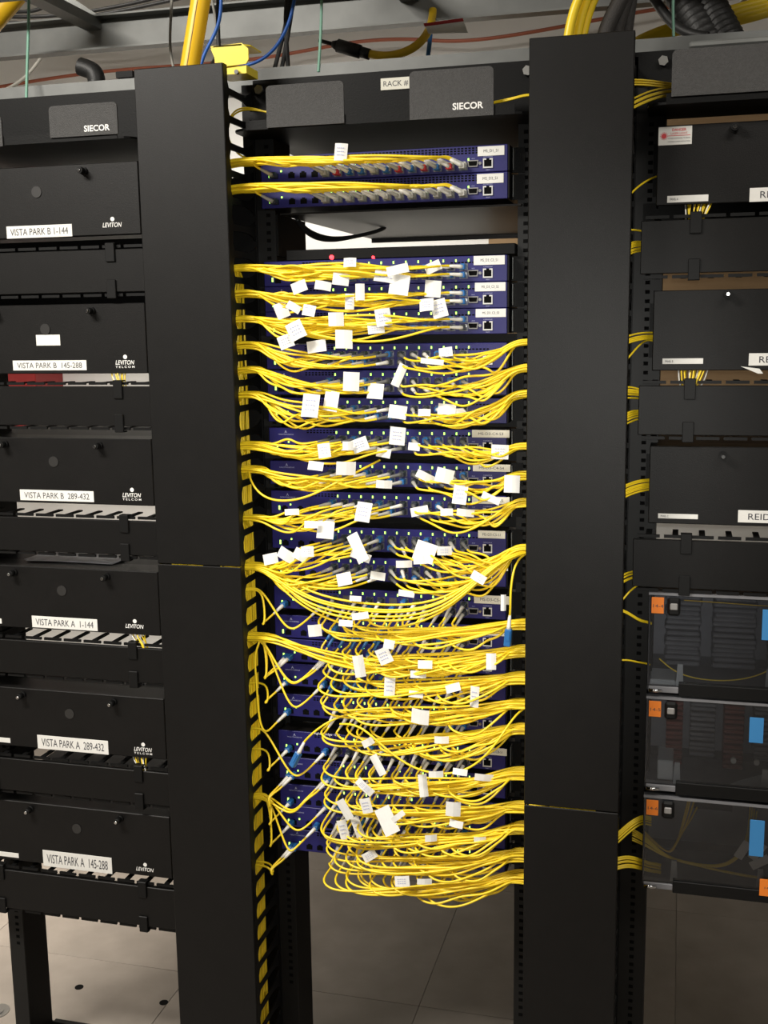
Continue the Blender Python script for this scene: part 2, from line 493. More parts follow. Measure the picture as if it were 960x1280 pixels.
PT = [1.972 - .2667 * k for k in range(6)]
PT = [at(100, y, -.058).z for y in (205, 380, 548, 711, 866, 1010)]
LT = ['VISTA PARK B 1-144', 'VISTA PARK B  145-288', 'VISTA PARK B  289-432', 'VISTA PARK A  1-144', 'VISTA PARK A  289-432', 'VISTA PARK A  145-288']
LR = [(8, 281.5, 90, 297), (16, 450.5, 108, 463), (25, 613, 117, 626.5), (40, 772, 121.5, 786.5), (47, 922.5, 135, 939.5), (54, 1067.5, 139.5, 1087.5)]
LG = [(140, 281), (156, 453), (164.5, 619), (168, 783), (178.5, 937), (181, 1087)]
LD = ['dark fibre panel labelled B 1-144, topmost in the left rack', 'dark fibre panel labelled B 145-288 with a blank white sticker', 'dark fibre panel labelled B 289-432 in the left rack',
      'dark fibre panel labelled A 1-144 with papers lying on top', 'dark fibre panel labelled A 289-432 in the left rack', 'dark fibre panel labelled A 145-288, lowest in the left rack']
DY = -.058
XPL = (at(170, 202, DY).x + at(199.5, 725, DY).x + at(212.5, 1050, DY).x) / 3 - .2175
for k in range(6):
    h = PT[k] - at(100, (295, 467, 630, 789, 940, 1085)[k], DY).z
    t, d = make_panel(XPL, PT[k], .2175, LD[k], 'fibre panels in the left rack', h=h)
    kx = at(120, 556, DY - .014).x - XPL
    knob(d, kx, -.0135); knob(d, kx - .209, -.0135)
    inst('hole_plug', disc_me, d, (at(67, 574, DY).x - XPL, DY, -.047))
    plate_label(d, rect(*LR[k], DY - .001), XPL, PT[k], 'paper', DY, LT[k])
    p = at(*LG[k], DY - .001)
    lettering('LEVITON', d, (p.x - XPL, DY - .0006, p.z - PT[k]), 'print_white', width=.040, height=.0085, shear=.25, bold=.012, name='logo')
    inst('logo_dot', logodot_me, d, (p.x - XPL + .001, DY - .0002, p.z - PT[k] + .0105))
    if k in (1, 2, 4): lettering('T E L C O M', d, (p.x - XPL, DY - .0006, p.z - PT[k] - .0085), 'print_white', width=.040, height=.0042, bold=.012, name='logo')
    if k == 1: plate_label(d, rect(45, 418.5, 75, 432, DY - .001), XPL, PT[k], 'paper', DY)
    plate_label(d, (XPL - .205, XPL - .14, PT[k] - h + .006, PT[k] - h + .0165), XPL, PT[k], 'paper', DY)

RPT = [at(888, y, DY).z for y in (154, 362, 558.5)]
RPB = [at(888, y, DY).z for y in (254.5, 463, 656)]
RL = ['dark fibre panel with a laser danger sticker, top of the right rack', 'dark fibre panel between two cable managers, second in the right rack', 'dark fibre panel in the right rack just above the lowest cable manager']
xpl = at(816.5, 400, DY).x
XPR = xpl + .2375
for k in range(3):
    t, d = make_panel(XPR, RPT[k], .2375, RL[k], 'fibre panels in the right rack', h=RPT[k] - RPB[k])
    p = at((918.7, 910, 904)[k], (158.4, 367.7, 570.6)[k], DY - .015)
    knob(d, p.x - XPR, p.z - RPT[k]); knob(d, p.x - XPR + .21, p.z - RPT[k])
    r = ((834, 244, 885.5, 252.5), (828, 448, 879, 455), (822.5, 642.5, 872.5, 648.5))[k]
    plate_label(d, rect(*r, DY - .001), XPR, RPT[k], 'paper', DY, 'PANEL %d                          ' % (k + 1) if 0 else None)
    q = rect(*r, DY - .001)
    lettering('PANEL ' + 'ABC'[k], d, (q[0] + .011 - XPR, DY - .0014, (q[2] + q[3]) / 2 - RPT[k]), 'print', width=.013, height=.0035)
    r = ((937, 234, 990, 251.5), (936, 441.5, 990, 457), (922.5, 638.5, 990, 654))[k]
    q = rect(*r, DY - .001); q = (q[0], q[0] + .11, q[2], q[3])
    o = plate_label(d, q, XPR, RPT[k], 'paper', DY)
    lettering('REID PARK', o, (0.004, -.0011, 0), 'print', width=.085, height=.0105)
    if k == 0:
        q = rect(823, 158, 865, 181, DY - .001)
        o = plate_label(d, q, XPR, RPT[k], 'paper', DY)
        Wd, H = q[1] - q[0], q[3] - q[2]
        lettering('DANGER', o, (Wd * .12, -.0011, H * .32), 'print_red', width=Wd * .42, height=H * .15, bold=.02)
        lettering('LASER LIGHT', o, (Wd * .12, -.0011, H * .12), 'print_red', width=Wd * .50, height=H * .11)
        lettering('AVOID EXPOSURE TO BEAM', o, (Wd * .12, -.0011, -H * .14), 'print', width=Wd * .66, height=H * .06)
        lettering('INVISIBLE LASER RADIATION', o, (Wd * .12, -.0011, -H * .32), 'print', width=Wd * .66, height=H * .06)
        MB().box(-Wd * .22, Wd * .45, -.0012, -.0008, -.0004, .0004).build('rule', 'print_red', o)
        st = MB().cyl((-Wd * .33, -.0008, 0), (-Wd * .33, -.0013, 0), .0042, 14)
        for q2 in range(12):
            an = q2 * math.pi / 6; st.box(-Wd * .33 + math.cos(an) * .0055 - .0006, -Wd * .33 + math.cos(an) * .0055 + .0006, -.0013, -.0008, math.sin(an) * .0055 - .0006, math.sin(an) * .0055 + .0006)
        st.build('warning_star', 'print_red', o)
    if k == 1:
        q = at(936, 461, DY - .004)
        MB().prism([(0, .0), (.03, -.004), (.036, -.012), (.028, -.012)], 'y', -.001, .0).build('loose_tape', 'paper', d, (q.x - .013 - XPR, DY - .002, q.z - RPT[k] + .004))


# ------------------------------------------------------------------ horizontal cable managers
MY = -.066
bar_me = MB().box(-.005, .005, MY + .004, 0, -.0014, .0014).box(-.019, .019, MY + .002, MY + .006, -.0026, .0026).mesh('finger', 'plastic_black')
clip_me = MB().rbox(-.0095, .0095, -.004, 0, -.018, .017, .001).box(-.0095, .0095, 0, .012, .0145, .017).mesh('clip', 'plastic_black')
clipb_me = MB().rbox(-.0095, .0095, -.004, 0, -.017, .018, .001).box(-.0095, .0095, 0, .012, -.017, -.0145).mesh('clip', 'plastic_black')


def make_manager(x0, x1, zt, zb, clips, label, group, back=(.25, .62)):
    xc = (x0 + x1) / 2; h = (x1 - x0) / 2; H = zt - zb
    t = thing('cable_manager', label, 'cable manager', (xc, 0, zb), group)
    MB().box(-h, h, -.002, .0, H * back[0], H * back[1]).build('back_plate', 'rack_black', t)
    c = MB().rbox(-h, h, MY - .0025, MY, 0, H, .001).box(-h, h, MY, MY + .006, H - .002, H).box(-h, h, MY, MY + .006, 0, .002).build('cover', 'powder_black', t)
    n = int(2 * h / .0449); x = -n * .0449 / 2 + .0225
    for i in range(n):
        inst('finger', bar_me, t, (x, 0, H + .0055)); inst('finger', bar_me, t, (x, 0, -.0055)); x += .0449
    for cx in clips:
        inst('clip', clip_me, c, (cx - xc, MY - .0025, H - .005)); inst('clip', clipb_me, c, (cx - xc - .001, MY - .0025, .005))
    return t


LM = [(312, 367), (482, 533), (648, 692), (804, 848), (955, 997), (1097, 1147)]
ord6 = ['first', 'second', 'third', 'fourth', 'fifth', 'sixth']
for k, (a, b) in enumerate(LM):
    zt, zb = at(100, a + 1, MY).z, at(100, b - 1, MY).z
    cx = at((139.5, 149, 156.5, 167, 174, 179)[k], (a + b) / 2 + 5, MY - .003).x
    lab = 'black cable manager below the panel labelled ' + ('B 1-144', 'B 145-288', 'B 289-432', 'A 1-144', 'A 289-432', 'A 145-288')[k]
    make_manager(XL - .235, XL + .26, zt, zb, (cx, cx - .335), lab, 'cable managers in the left rack', (-.35, 1.3) if k == 0 else (.25, .62))
RM = [(800, 280, 345), (797, 484, 545), (790, 675, 734)]
for k, (x, a, b) in enumerate(RM):
    zt, zb = at(870, a - (6, 2, -1)[k], MY).z, at(870, b - (4, 1, -2)[k], MY).z
    x0 = at(x + 1, (a + b) / 2, MY).x
    cx = at((869, 861.5, 857)[k], (a + b) / 2, MY - .003).x
    make_manager(x0, x0 + .5, zt, zb, (cx, cx + .335), 'black cable manager with clipped cover, %s in the right rack' % ('highest', 'middle one', 'lowest, above the clear cases')[k], 'cable managers in the right rack', (.3, 1.4) if k == 0 else (.25, .62))


# ------------------------------------------------------------------ clear-front splice cases
def make_case(k, zt, zb, code, label):
    x0, x1 = at(808, 870, -.06).x, at(808, 870, -.06).x + .47
    t = thing('splice_case', label, 'splice case', (x0, 0, zb), 'clear-front splice cases in the right rack')
    W, H = x1 - x0, zt - zb
    MB().box(0, W, .10, .104, 0, H).box(0, W, -.05, .10, H - .003, H).box(0, W, -.05, .10, 0, .003).box(0, .003, -.05, .10, 0, H).box(W - .003, W, -.05, .10, 0, H).build('housing', 'tray_dark', t)
    MB().box(.004, W - .004, .085, .09, .03, H - .03).build('back_plate', 'tray_grey', t)
    MB().box(.003, W - .003, -.04, .085, .003, .012).build('bottom_tray', 'tray_grey', t)
    d = MB().rbox(0, W, -.066, -.0635, .016, H, .0008).build('door', 'clear_plastic', t)
    MB().box(0, W, -.0675, -.052, H - .0035, H + .0005).build('door_rim', 'tray_grey', d)
    MB().rbox(.055, W, -.069, -.055, .0, .023, .001).build('bottom_bar', 'plastic_black', t)
    hg = MB().rbox(.003, .055, -.068, -.058, .004, .015, .001).build('hinge', 'tray_grey', t)
    MB().cyl((.004, -.069, .0075), (.026, -.069, .0075), .0035, 10).build('hinge_pin', 'chrome', hg)
    lt = MB().rbox(.032, .054, -.075, -.066, H - .038, H - .0055, .004).build('latch', 'plastic_black', t)
    MB().rbox(.0365, .0495, -.078, -.0745, H - .027, H - .015, .002).build('latch_button', 'cage_light', lt)
    o = MB().rbox(-.0105, .0105, -.0008, 0, -.0145, .0145, .0003).build('label', 'orange', d, (.0155, -.0662, H - .022))
    lettering(code, o, (.001, -.0011, -.001), 'print', width=.0175, height=.0055)
    # contents
    if k == 0:
        for x, ww in ((.06, .062), (.15, .075), (.25, .08)):
            m = MB()
            for j in range(14): m.rbox(x - ww / 2 + .002 * math.sin(j * 2.1 + x * 40), x + ww / 2 + .002 * math.sin(j * 1.7), .02 + .006 * math.sin(j), .08, .028 + j * .0095, .0362 + j * .0095, .003)
            m.build('splice_tray_stack', 'tray_grey', t)
        MB().tube(bspline([(.02, -.03, .055), (.05, -.035, .03), (.10, -.04, .022), (.16, -.04, .026), (.21, -.035, .045), (.235, -.03, .075), (.24, -.02, .11)]), .0014).build('fibre', 'yellow', t)
        MB().tube(bspline([(.06, -.045, H - .016), (.12, -.045, H - .017), (.2, -.045, H - .02), (.3, -.045, H - .02)]), .001).build('fibre', 'yellow_old', t)
        MB().rbox(.005, .05, -.05, .02, .012, .022, .002).build('cable_saddle', 'clip_clear', t)
    elif k == 1:
        for x, mm, ww in ((.05, 'tray_red', .03), (.10, 'tray_grey', .045), (.155, 'tray_red', .035), (.215, 'tray_grey', .05), (.30, 'tray_red', .05)):
            m = MB()
            for j in range(13): m.rbox(x - ww / 2, x + ww / 2, .01 + (.004 if j % 2 else 0), .08, .045 + j * .0095 - (.02 if mm == 'tray_red' else 0), .0515 + j * .0095 - (.02 if mm == 'tray_red' else 0), .0015)
            m.build('splice_tray_stack', mm, t)
        for x in (.155, .195, .235): MB().cyl((x, -.0, .048), (x, -.008, .048), .005, 10).build('stud', 'boot_white', t)
        MB().rbox(.022, .05, -.05, .02, .018, .055, .002).build('cable_saddle', 'clip_clear', t)
        MB().prism([(.15, .012), (.36, .012), (.36, .03), (.2, .034), (.17, .022)], 'y', -.03, -.028).build('liner', 'clip_clear', t)
    else:
        MB().box(.09, .16, .06, .084, .11, H - .01).build('splice_block', 'rack_black', t)
        for s, (xe, ze) in enumerate(((.083, .165), (.092, .155), (.087, .17), (.095, .13))):
            MB().tube(bspline([(.0, -.02, .092 - s * .003), (.03, -.035, .07), (.05, -.04, .06), (.06, -.03, .075 + .003 * s), (xe - .012, .0, .11), (xe, .02, ze)]), .0016).build('fibre', 'yellow_old', t)
        for s in range(6):
            MB().tube(bspline([(-.02, -.03, .098 - s * .004), (.01, -.035, .085 - s * .003), (.04, -.04, .055), (.08, -.04, .048 - s * .0012), (.13, -.04, .045 - s * .001), (.165, -.035, .06 - s * .002), (.185 + s * .003, -.02, .10), (.188 + s * .004, .01, .15 - s * .004)] if s < 4 else
                              [(-.02, -.03, .096 - s * .004), (.01, -.035, .083 - s * .003), (.04, -.04, .053), (.1, -.04, .043), (.17, -.04, .033 + .003 * (s - 4)), (.25, -.04, .030), (.4, -.04, .03)]), .0016).build('fibre', 'yellow', t)
        for x, z, an in ((.175, .085, .5), (.2, .085, .6), (.205, .065, 1.0)):
            o = MB().rbox(-.008, .008, -.0006, .0006, -.018, .018, .0003).build('fibre_tag', 'paper', t, (x, -.045, z)); o.rotation_euler[1] = an
    for x in (.05, .20): MB().prism([(x, .012), (x + .013, .012), (x + .011, .052), (x + .002, .052)], 'y', -.048, -.044).build('fibre_clip', 'clip_clear', t)
    bx, by, bw, bh = ((972, 782, .05, .054), (945.5, 913, .0235, .046), (946, 1048, .0245, .068))[k]
    bp = at(bx, by, -.067)
    MB().rbox(-bw / 2, bw / 2, -.0008, 0, -bh / 2, bh / 2, .0003).build('label', 'blue_label', d, (bp.x - x0, -.0662, bp.z - zb))
    if k == 2:
        o = MB().rbox(-.022, .022, -.0008, 0, -.016, .016, .0003).build('label', 'orange', t, (at(962, 1110, -.07).x - x0 + .005, -.0698, at(960, 1110, -.07).z - zb))
        lettering('14-6', o, (-.006, -.0011, 0), 'print', width=.015, height=.004)


CZ = [(at(884, y0, -.066).z, at(884, y1, -.066).z) for y0, y1 in ((744, 872), (875.5, 996), (1001, 1120))]
for k, c in enumerate(('14-4', '14-5', '14-6')):
    make_case(k, CZ[k][0], CZ[k][1], c, 'clear-front splice case with orange tag %s, %s' % (c, ('below the cable manager', 'red and grey trays inside', 'lowest, yellow fibres inside')[k]))


# ------------------------------------------------------------------ blue switches
FY = -.045
SX0, SX1 = -.498, -.0475
SXC = (SX0 + SX1) / 2
SHW = (SX1 - SX0) / 2
rj_frame = MB().box(-.0085, .0085, -.0022, 0, -.0085, -.0062).box(-.0085, -.0066, -.0022, 0, -.0062, .0075).box(.0066, .0085, -.0022, 0, -.0062, .0075).box(-.0066, -.0028, -.0022, 0, .0052, .0075).box(.0028, .0066, -.0022, 0, .0052, .0075).mesh('frame', 'frame_grey')
rj_hole = MB().box(-.0066, .0066, -.0008, 0, -.0062, .0052).box(-.0028, .0028, -.0008, 0, .0052, .0075).mesh('socket', 'socket')
ds_shell = MB().prism([(-.0095, .0055), (.0095, .0055), (.0078, -.0055), (-.0078, -.0055)], 'y', -.003, 0).mesh('serial_port', 'cage_light')
ds_in = MB().prism([(-.0078, .0038), (.0078, .0038), (.0064, -.0038), (-.0064, -.0038)], 'y', -.0036, -.0028).mesh('socket', 'socket')
ds_nut = MB().cyl((0, 0, 0), (0, -.004, 0), .0028, 6).mesh('screw', 'steel')
port_me = MB().box(-.0075, .0075, -.0012, 0, -.0060, -.0048).box(-.0075, .0075, -.0012, 0, .0048, .0060).box(-.0075, -.0063, -.0012, 0, -.0048, .0048).box(.0063, .0075, -.0012, 0, -.0048, .0048).box(-.0063, .0063, -.0004, 0, -.0048, .0048).mesh('port', 'cage')
jack_me = MB().box(-.006, .006, -.0008, 0, -.005, .004).box(-.003, .003, -.0008, 0, .004, .0062).mesh('uplink_port', 'socket')
led_me = MB().box(-.0011, .0011, -.0012, 0, -.0022, .0022).mesh('led', 'led_green')
led2_me = MB().box(-.0012, .0012, -.0012, 0, -.0014, .0014).mesh('led', 'led_green')
led3_me = MB().box(-.0013, .0013, -.0012, 0, -.0038, .0038).mesh('led', 'led_green')
ear_me = MB().box(0, .024, .038, .041, .001, FH - .001).box(0, .0025, 0.0, .041, .001, FH - .001).mesh('mounting_ear', 'rack_black')
earrim_me = MB().box(.0012, .0028, -.0015, .0, .003, FH - .003).mesh('ear_edge', 'steel')
body_me = MB().box(-SHW + .003, SHW - .003, .002, .46, .0006, FH - .0008).mesh('chassis', 'chassis')
face_me = MB().rbox(-SHW, SHW, -.0, .004, 0, FH, .0008).mesh('front_panel', 'blue')
RJL = .0146   # socket centre above the bottom edge
PORTX = [SXC * 0 + (-.374 + .02268 * i) - SXC for i in range(12)]


def make_switch(kind, i):
    t = thing('network_switch', '', 'network switch', (SXC, FY, RJZ[i] - RJL))
    inst('chassis', body_me, t); f = inst('front_panel', face_me, t)
    vx = []
    m = MB()
    rows = (.0405, .0365, .0325) if kind == 'A' else (.0405, .0365)
    x = -SHW + .075
    while x < SHW - .03:
        if kind == 'A' or x < -SHW + .13 or x > SHW - .105:
            for z in (rows if kind == 'A' or x < -SHW + .13 else (.0335,)): m.box(x, x + .0042, -.0005, 0, z - .0012, z + .0012)
        x += .0064
    m.build('vent_slots', 'socket', f)['kind'] = 'stuff'
    lg = lettering('A', f, (-SHW + .0335, -.0004, .0375), 'print_pale', height=.005, name='logo')
    lettering('NIGHTINGEDGE', f, (-SHW + .034, -.0004, .0325), 'print_pale', width=.03, height=.0022, name='logo')
    rj = inst('console_port', rj_frame, t, (-.0815 - SXC, 0, RJL)); inst('socket', rj_hole, rj)
    lettering('CONSOLE', f, (-.0815 - SXC, -.0004, RJL + .0105), 'print_pale', width=.016, height=.0018, name='printed_text')
    lettering('MGMT', f, (-.0815 - SXC, -.0004, RJL - .0115), 'print_pale', width=.007, height=.0018, name='printed_text')
    ds = inst('serial_port', ds_shell, t, (-.1075 - SXC, 0, RJL)); inst('socket', ds_in, ds)
    for s in (-1, 1): inst('screw', ds_nut, ds, (s * .0125, 0, 0))
    lettering('AUX', f, (-.1075 - SXC, -.0004, RJL + .0085), 'print_pale', width=.006, height=.0018, name='printed_text')
    for j, xx in enumerate((-.471, -.4395, -.4175, -.3955)): inst('uplink_port', jack_me, t, (xx - SXC, 0, .0105)); inst('led', led2_me, t, (xx - SXC + .012, 0, .0185)) if j in (0,) else None
    inst('led', led3_me, t, (-.4815 - SXC, 0, .012))
    rows = (.010,) if kind == 'A' else (.0115, .0255)
    for px_ in PORTX:
        for z in rows: inst('port', port_me, t, (px_, 0, z))
        inst('led', led_me, t, (px_ + .009, 0, .0215 if kind == 'A' else .037))
    for s in (-1, 1):
        e = inst('mounting_ear', ear_me, t, (s * (SHW + .0005), 0, 0)); e.scale.x = s
    inst('ear_edge', earrim_me, t.children[-1], (.006, .036, 0)) if 0 else None
    MB().box(SHW + .006, SHW + .0075, .020, .038, .004, FH - .004).build('ear_edge', 'strut', t)
    return t


UN = ['A1', 'A2', 'B1', 'B2', 'B3', 'B4', 'B5', 'B6', 'C1', 'C2', 'C3', 'D1', 'D2', 'E1', 'E2', 'E3', 'E4', 'E5', 'F1', 'F2', 'F3', 'F4', 'F5']
SLAB = {'A1': (597, 182.5, 630.5, 194.5, 'MS_D1_S1'), 'A2': (596, 217, 629.5, 229, 'MS_D2_S1'), 'B1': (592, 319.5, 631, 331, 'MS_D3_C3_S1'), 'B2': (593.5, 353, 632, 364, 'MS_D3_C3_S2'), 'B3': (594.5, 386, 632.5, 396.5, 'MS_D3_C3_S3'),
        'C1': (590, 537.5, 637, 547, 'MS-D3-C4-S3'), 'C2': (591, 580.5, 638, 589.5, 'MS-D3-C4-S4'), 'C3': (590, 621, 637, 630, 'MS-D3-C4-S5'), 'D1': (597.5, 663.5, 631.5, 673, 'MS-D3-C5-S1'), 'D2': (598, 705, 635, 713, 'MS-D3-C5-S2'),
        'E1': (592.5, 744.5, 638, 755, 'MS-D3-C5-S3'), 'E2': (590, 786.5, 636, 794.5, 'MS-D3-C7-S1'), 'F1': (602.5, 935, 633.5, 944, 'MS-D3-C8-S1')}
SLBL = ['topmost blue switch, one row of ports, under the top trough', 'second blue switch from the top, above the open gap', 'blue switch just below the open gap, with red lamps above it']
ORDN = ['', '', '', 'fourth', 'fifth', 'sixth', 'seventh', 'eighth', 'ninth', 'tenth', 'eleventh', 'twelfth', 'thirteenth', 'fourteenth', 'fifteenth', 'sixteenth', 'seventeenth', 'eighteenth', 'nineteenth', 'twentieth', 'twenty-first', 'twenty-second', 'lowest']
for i in range(3, 22): SLBL.append('blue network switch, %s from the top of the middle rack' % ORDN[i])
SLBL.append('lowest blue network switch, open space and floor beneath it')
protoA = protoB = None
for i, u in enumerate(UN):
    if u[0] == 'A':
        if protoA is None: t = protoA = make_switch('A', i)
        else: t = copy_tree(protoA)
    else:
        if protoB is None: t = protoB = make_switch('B', i)
        else: t = copy_tree(protoB)
    t.location = (SXC, FY, RJZ[i] - RJL)
    tag(t, SLBL[i], 'network switch', 'blue network switches in the middle rack')
SW = [o for o in COL.objects if o.name.startswith('network_switch')]
SW.sort(key=lambda o: -o.location.z)
for i, u in enumerate(UN):
    if u in SLAB:
        x0, y0, x1, y1, s = SLAB[u]
        plate_label(SW[i], rect(x0, y0, x1, y1, FY - .001), SXC, RJZ[i] - RJL, 'paper' if i < 5 else 'tape', -.0002, s, 'print', .34, .55 if i < 5 else .66)
lettering('Nightingedge  327', SW[18], (at(408, 918, FY).x - SXC, -.0006, at(408, 918, FY).z - SW[18].location.z), 'print_white', width=.055, height=.0062, name='printed_text')

sh = thing('equipment_shelf', 'dark metal shelf under the top pair of blue switches', 'shelf', (XC, 0, 1.8600))
MB().box(-.21, .235, -.02, .62, -.003, .0).build('shelf_plate', 'chassis', sh)
MB().box(-.226, -.222, .0, .16, -.075, .0).build('side_plate', 'rack_black', sh)
MB().box(-.21, .235, .615, .62, -.012, .0).build('rear_flange', 'chassis', sh)
for k in range(2):
    MB().tube(bspline([(-.205, .06, -.004), (-.20, .10, -.022 - .008 * k), (-.18, .16, -.034 - .006 * k), (-.15, .22, -.03), (-.11, .30, -.012), (-.10, .32, -.003)]), .004, 6).build('black_lead', 'jacket_black', sh)

# thin black alarm strip with two red lamps in the gap
q = at(500, 313, -.0)
al = thing('alarm_strip', 'thin black strip with two glowing red lamps across the rack gap', 'alarm panel', (XC, -.02, 1.7745))
MB().rbox(-.2, .225, 0, .10, 0, .019, .001).build('body', 'rack_black', al)
for x, rr in ((414, .0042), (466, .0026)):
    p = at(x, 321.5, -.024)
    MB().cyl((0, .004, 0), (0, -.003, 0), rr, 12).cyl((0, -.003, 0), (0, -.0055, 0), rr, 12, rr * .4).build('lamp', 'led_red', al, (p.x - XC, 0, p.z - 1.7745))

# ------------------------------------------------------------------ patch cords
PORT = {}
for i, u in enumerate(UN):
    for c in range(12):
        for r in (0, 1): PORT[u, r, c] = Vector((PORTX[c] + SXC, FY, RJZ[i] - RJL + (.010 if u[0] == 'A' else (.0255, .0115)[r])))
    PORT[u, 2, 0] = Vector((-.471, FY, RJZ[i] - RJL + .0105)); PORT[u, 2, 3] = Vector((-.3955, FY, RJZ[i] - RJL + .0105)); PORT[u, 2, 2] = Vector((-.4175, FY, RJZ[i] - RJL + .0105))
CORDS = []      # (object, path, unit)
plug_me = {}
for nm in ('plug_blue', 'plug_black', 'plug_red', 'boot_grey'):
    plug_me[nm] = MB().rbox(-.0052, .0052, -.019, .001, -.0046, .0046, .001).box(-.003, .003, -.012, -.001, .0046, .0058).mesh('plug', nm)


def boot_mesh(m):
    return MB().tube([(0, 0, 0), (0, -.006, 0), (0, -.016, 0), (0, -.024, 0)], lambda t: .0041 - .0018 * t, 8).mesh('boot', m)


BOOT = {m: boot_mesh(m) for m in ('boot_grey', 'boot_white', 'plug_blue', 'boot_dark')}
RAD = .0021
NEG_Y = Vector((0, -1, 0))


STUFF = {k: MB() for k in ('yellow', 'plug_blue', 'plug_black', 'plug_red', 'boot_grey', 'boot_white', 'boot_dark')}


def cord(path_ctrl, label, group, port=None, bdir=None, boot='boot_grey', plug='plug_black', m='yellow', unit=None, per=6, stuff=False):
    """a cord from a plug in a port; boot leaves the plug in direction bdir; path_ctrl continues in world space."""
    pts = []
    if port is not None:
        b0 = port + Vector((0, -.017, 0)); b1 = b0 + bdir.normalized() * .023
        pts = [b0 + bdir.normalized() * .012, b1, b1 + bdir.normalized() * .012]
    pts += path_ctrl
    path = bspline(pts, per)
    if stuff:
        STUFF['yellow'].tube(path, RAD, 6)
        q = NEG_Y.rotation_difference(bdir.normalized())
        for nm, me, R in ((plug, plug_me[plug], None), (boot, BOOT[boot], q)):
            STUFF[nm].add([(b0 + R @ v.co) if R else (port + v.co) for v in me.vertices], [tuple(f.vertices) for f in me.polygons], R is not None)
        return None
    org = port if port is not None else path[0]
    o = MB().tube([p - org for p in path], RAD, 6).build('patch_cord', m, None, org)
    tag(o, label, 'cable', group)
    if port is not None:
        inst('plug', plug_me[plug], o)
        b = inst('boot', BOOT[boot], o, b0 - org); b.rotation_mode = 'QUATERNION'; b.rotation_quaternion = NEG_Y.rotation_difference(bdir.normalized())
    CORDS.append((o, path, unit))
    return o


VSLOT = [0]


def duct_run_left(E, down=True, hidden=False):
    """inside the left duct: bend and run down (or up)."""
    if hidden: xv, yv = random.uniform(-.675, -.635), random.uniform(-.115, -.06)
    else: xv, yv = random.uniform(-.592, -.548), random.uniform(-.075, -.012)
    s = -1 if down else 1
    ze = random.uniform(.12, .4) if down else 2.08
    zz = E.z + s * .05
    return [E + Vector((-.018, .0, s * .001)), Vector(((E.x + xv) / 2, (E.y + yv) / 2, E.z + s * .012)), Vector((xv, yv, zz)), Vector((xv, yv, zz + s * .05)), Vector((xv + jit(.006), yv, (zz + ze) / 2)), Vector((xv, yv, ze))]


def duct_run_right(E, down=True):
    xv, yv = random.uniform(.04, .12), random.uniform(-.11, -.02)
    ze = max(.15, E.z - .35)
    return [E + Vector((.02, .0, -.002)), Vector((xv, yv, E.z - .03)), Vector((xv, yv, E.z - .12)), Vector((xv, yv, ze))]


EXLP = {'A1': 203, 'A2': 238, 'B1': 335, 'B2': 366, 'B3': 397, 'B4': 431, 'B5': 461, 'B6': 494, 'C1': 556, 'C2': 585, 'C3': 640, 'D1': 701, 'D2': 701, 'E1': 737, 'E2': 791, 'E3': 791, 'E4': 853, 'E5': 791, 'F1': 930, 'F2': 994, 'F3': 994, 'F4': 994, 'F5': 1086}
EXRP = {'B4': 427, 'B5': 460, 'B6': 492, 'C1': 558, 'C2': 594, 'C3': 627, 'D1': 684, 'D2': 688, 'E1': 780, 'E2': 814, 'E3': 847, 'E4': 880, 'E5': 912, 'F1': 967, 'F2': 1007, 'F3': 1036, 'F4': 1068, 'F5': 1096}


def exl(u):
    y = EXLP[u]; return Vector((-.5265, -.082, exz(y, 290 + (y - 200) * .025)))


def exr(u): return Vector((.004, -.088, at(656, EXRP[u], -.088).z))


HEAD = [.0]


def run_left(u, port, sag, up, boot='boot_grey', plug='plug_black', hid=False, spread=.016, lead=.05):
    E = exl(u) + Vector((0, jit(.016), jit(.0055)))
    fy = port.y - .045 - random.uniform(0, .035)
    bd = Vector((-.8, -.55, up)) if up >= 0 else Vector((-.62, -.5, up))
    L = port.x - E.x
    ctr = []
    mid = sag + jit(.8) * sag
    zoff = jit(spread)
    p1 = port + Vector((-lead, fy - port.y, up * .03 - .004))
    for tt in (.25, .5, .75):
        x = p1.x + (E.x + .03 - p1.x) * tt
        z = p1.z + (E.z - p1.z) * tt - mid * 4 * tt * (1 - tt) + zoff * (1 - tt) * (1 if tt < .6 else .55)
        ctr.append(Vector((x, fy * (1 - tt * .5) + E.y * tt * .5 + jit(.006), z)))
    ctr = [p1] + ctr + [E + Vector((.03, -.004, jit(.002))), E, E]
    return bd, ctr + duct_run_left(E, True, hid)


def run_right(u, port, sag, up, spread=.026, lead=.04):
    E = exr(u) + Vector((0, jit(.018), jit(.006)))
    fy = port.y - .045 - random.uniform(0, .04)
    bd = Vector((random.uniform(.2, .6), -.6, up * .6))
    p1 = port + Vector((lead + .012, fy - port.y, -.008 + jit(.006)))
    zoff = jit(spread); ctr = [p1]
    for tt in (.25, .5, .75):
        x = p1.x + (E.x - .03 - p1.x) * tt
        z = p1.z + (E.z - p1.z) * tt - sag * (1 + .3 * math.sin(port.x * 50)) * 4 * tt * (1 - tt) + zoff * (1 - tt)
        ctr.append(Vector((x, fy * (1 - tt * .4) + E.y * tt * .4 + jit(.006), z)))
    ctr += [E + Vector((-.03, 0, jit(.002))), E, E]
    return bd, ctr + duct_run_right(E)


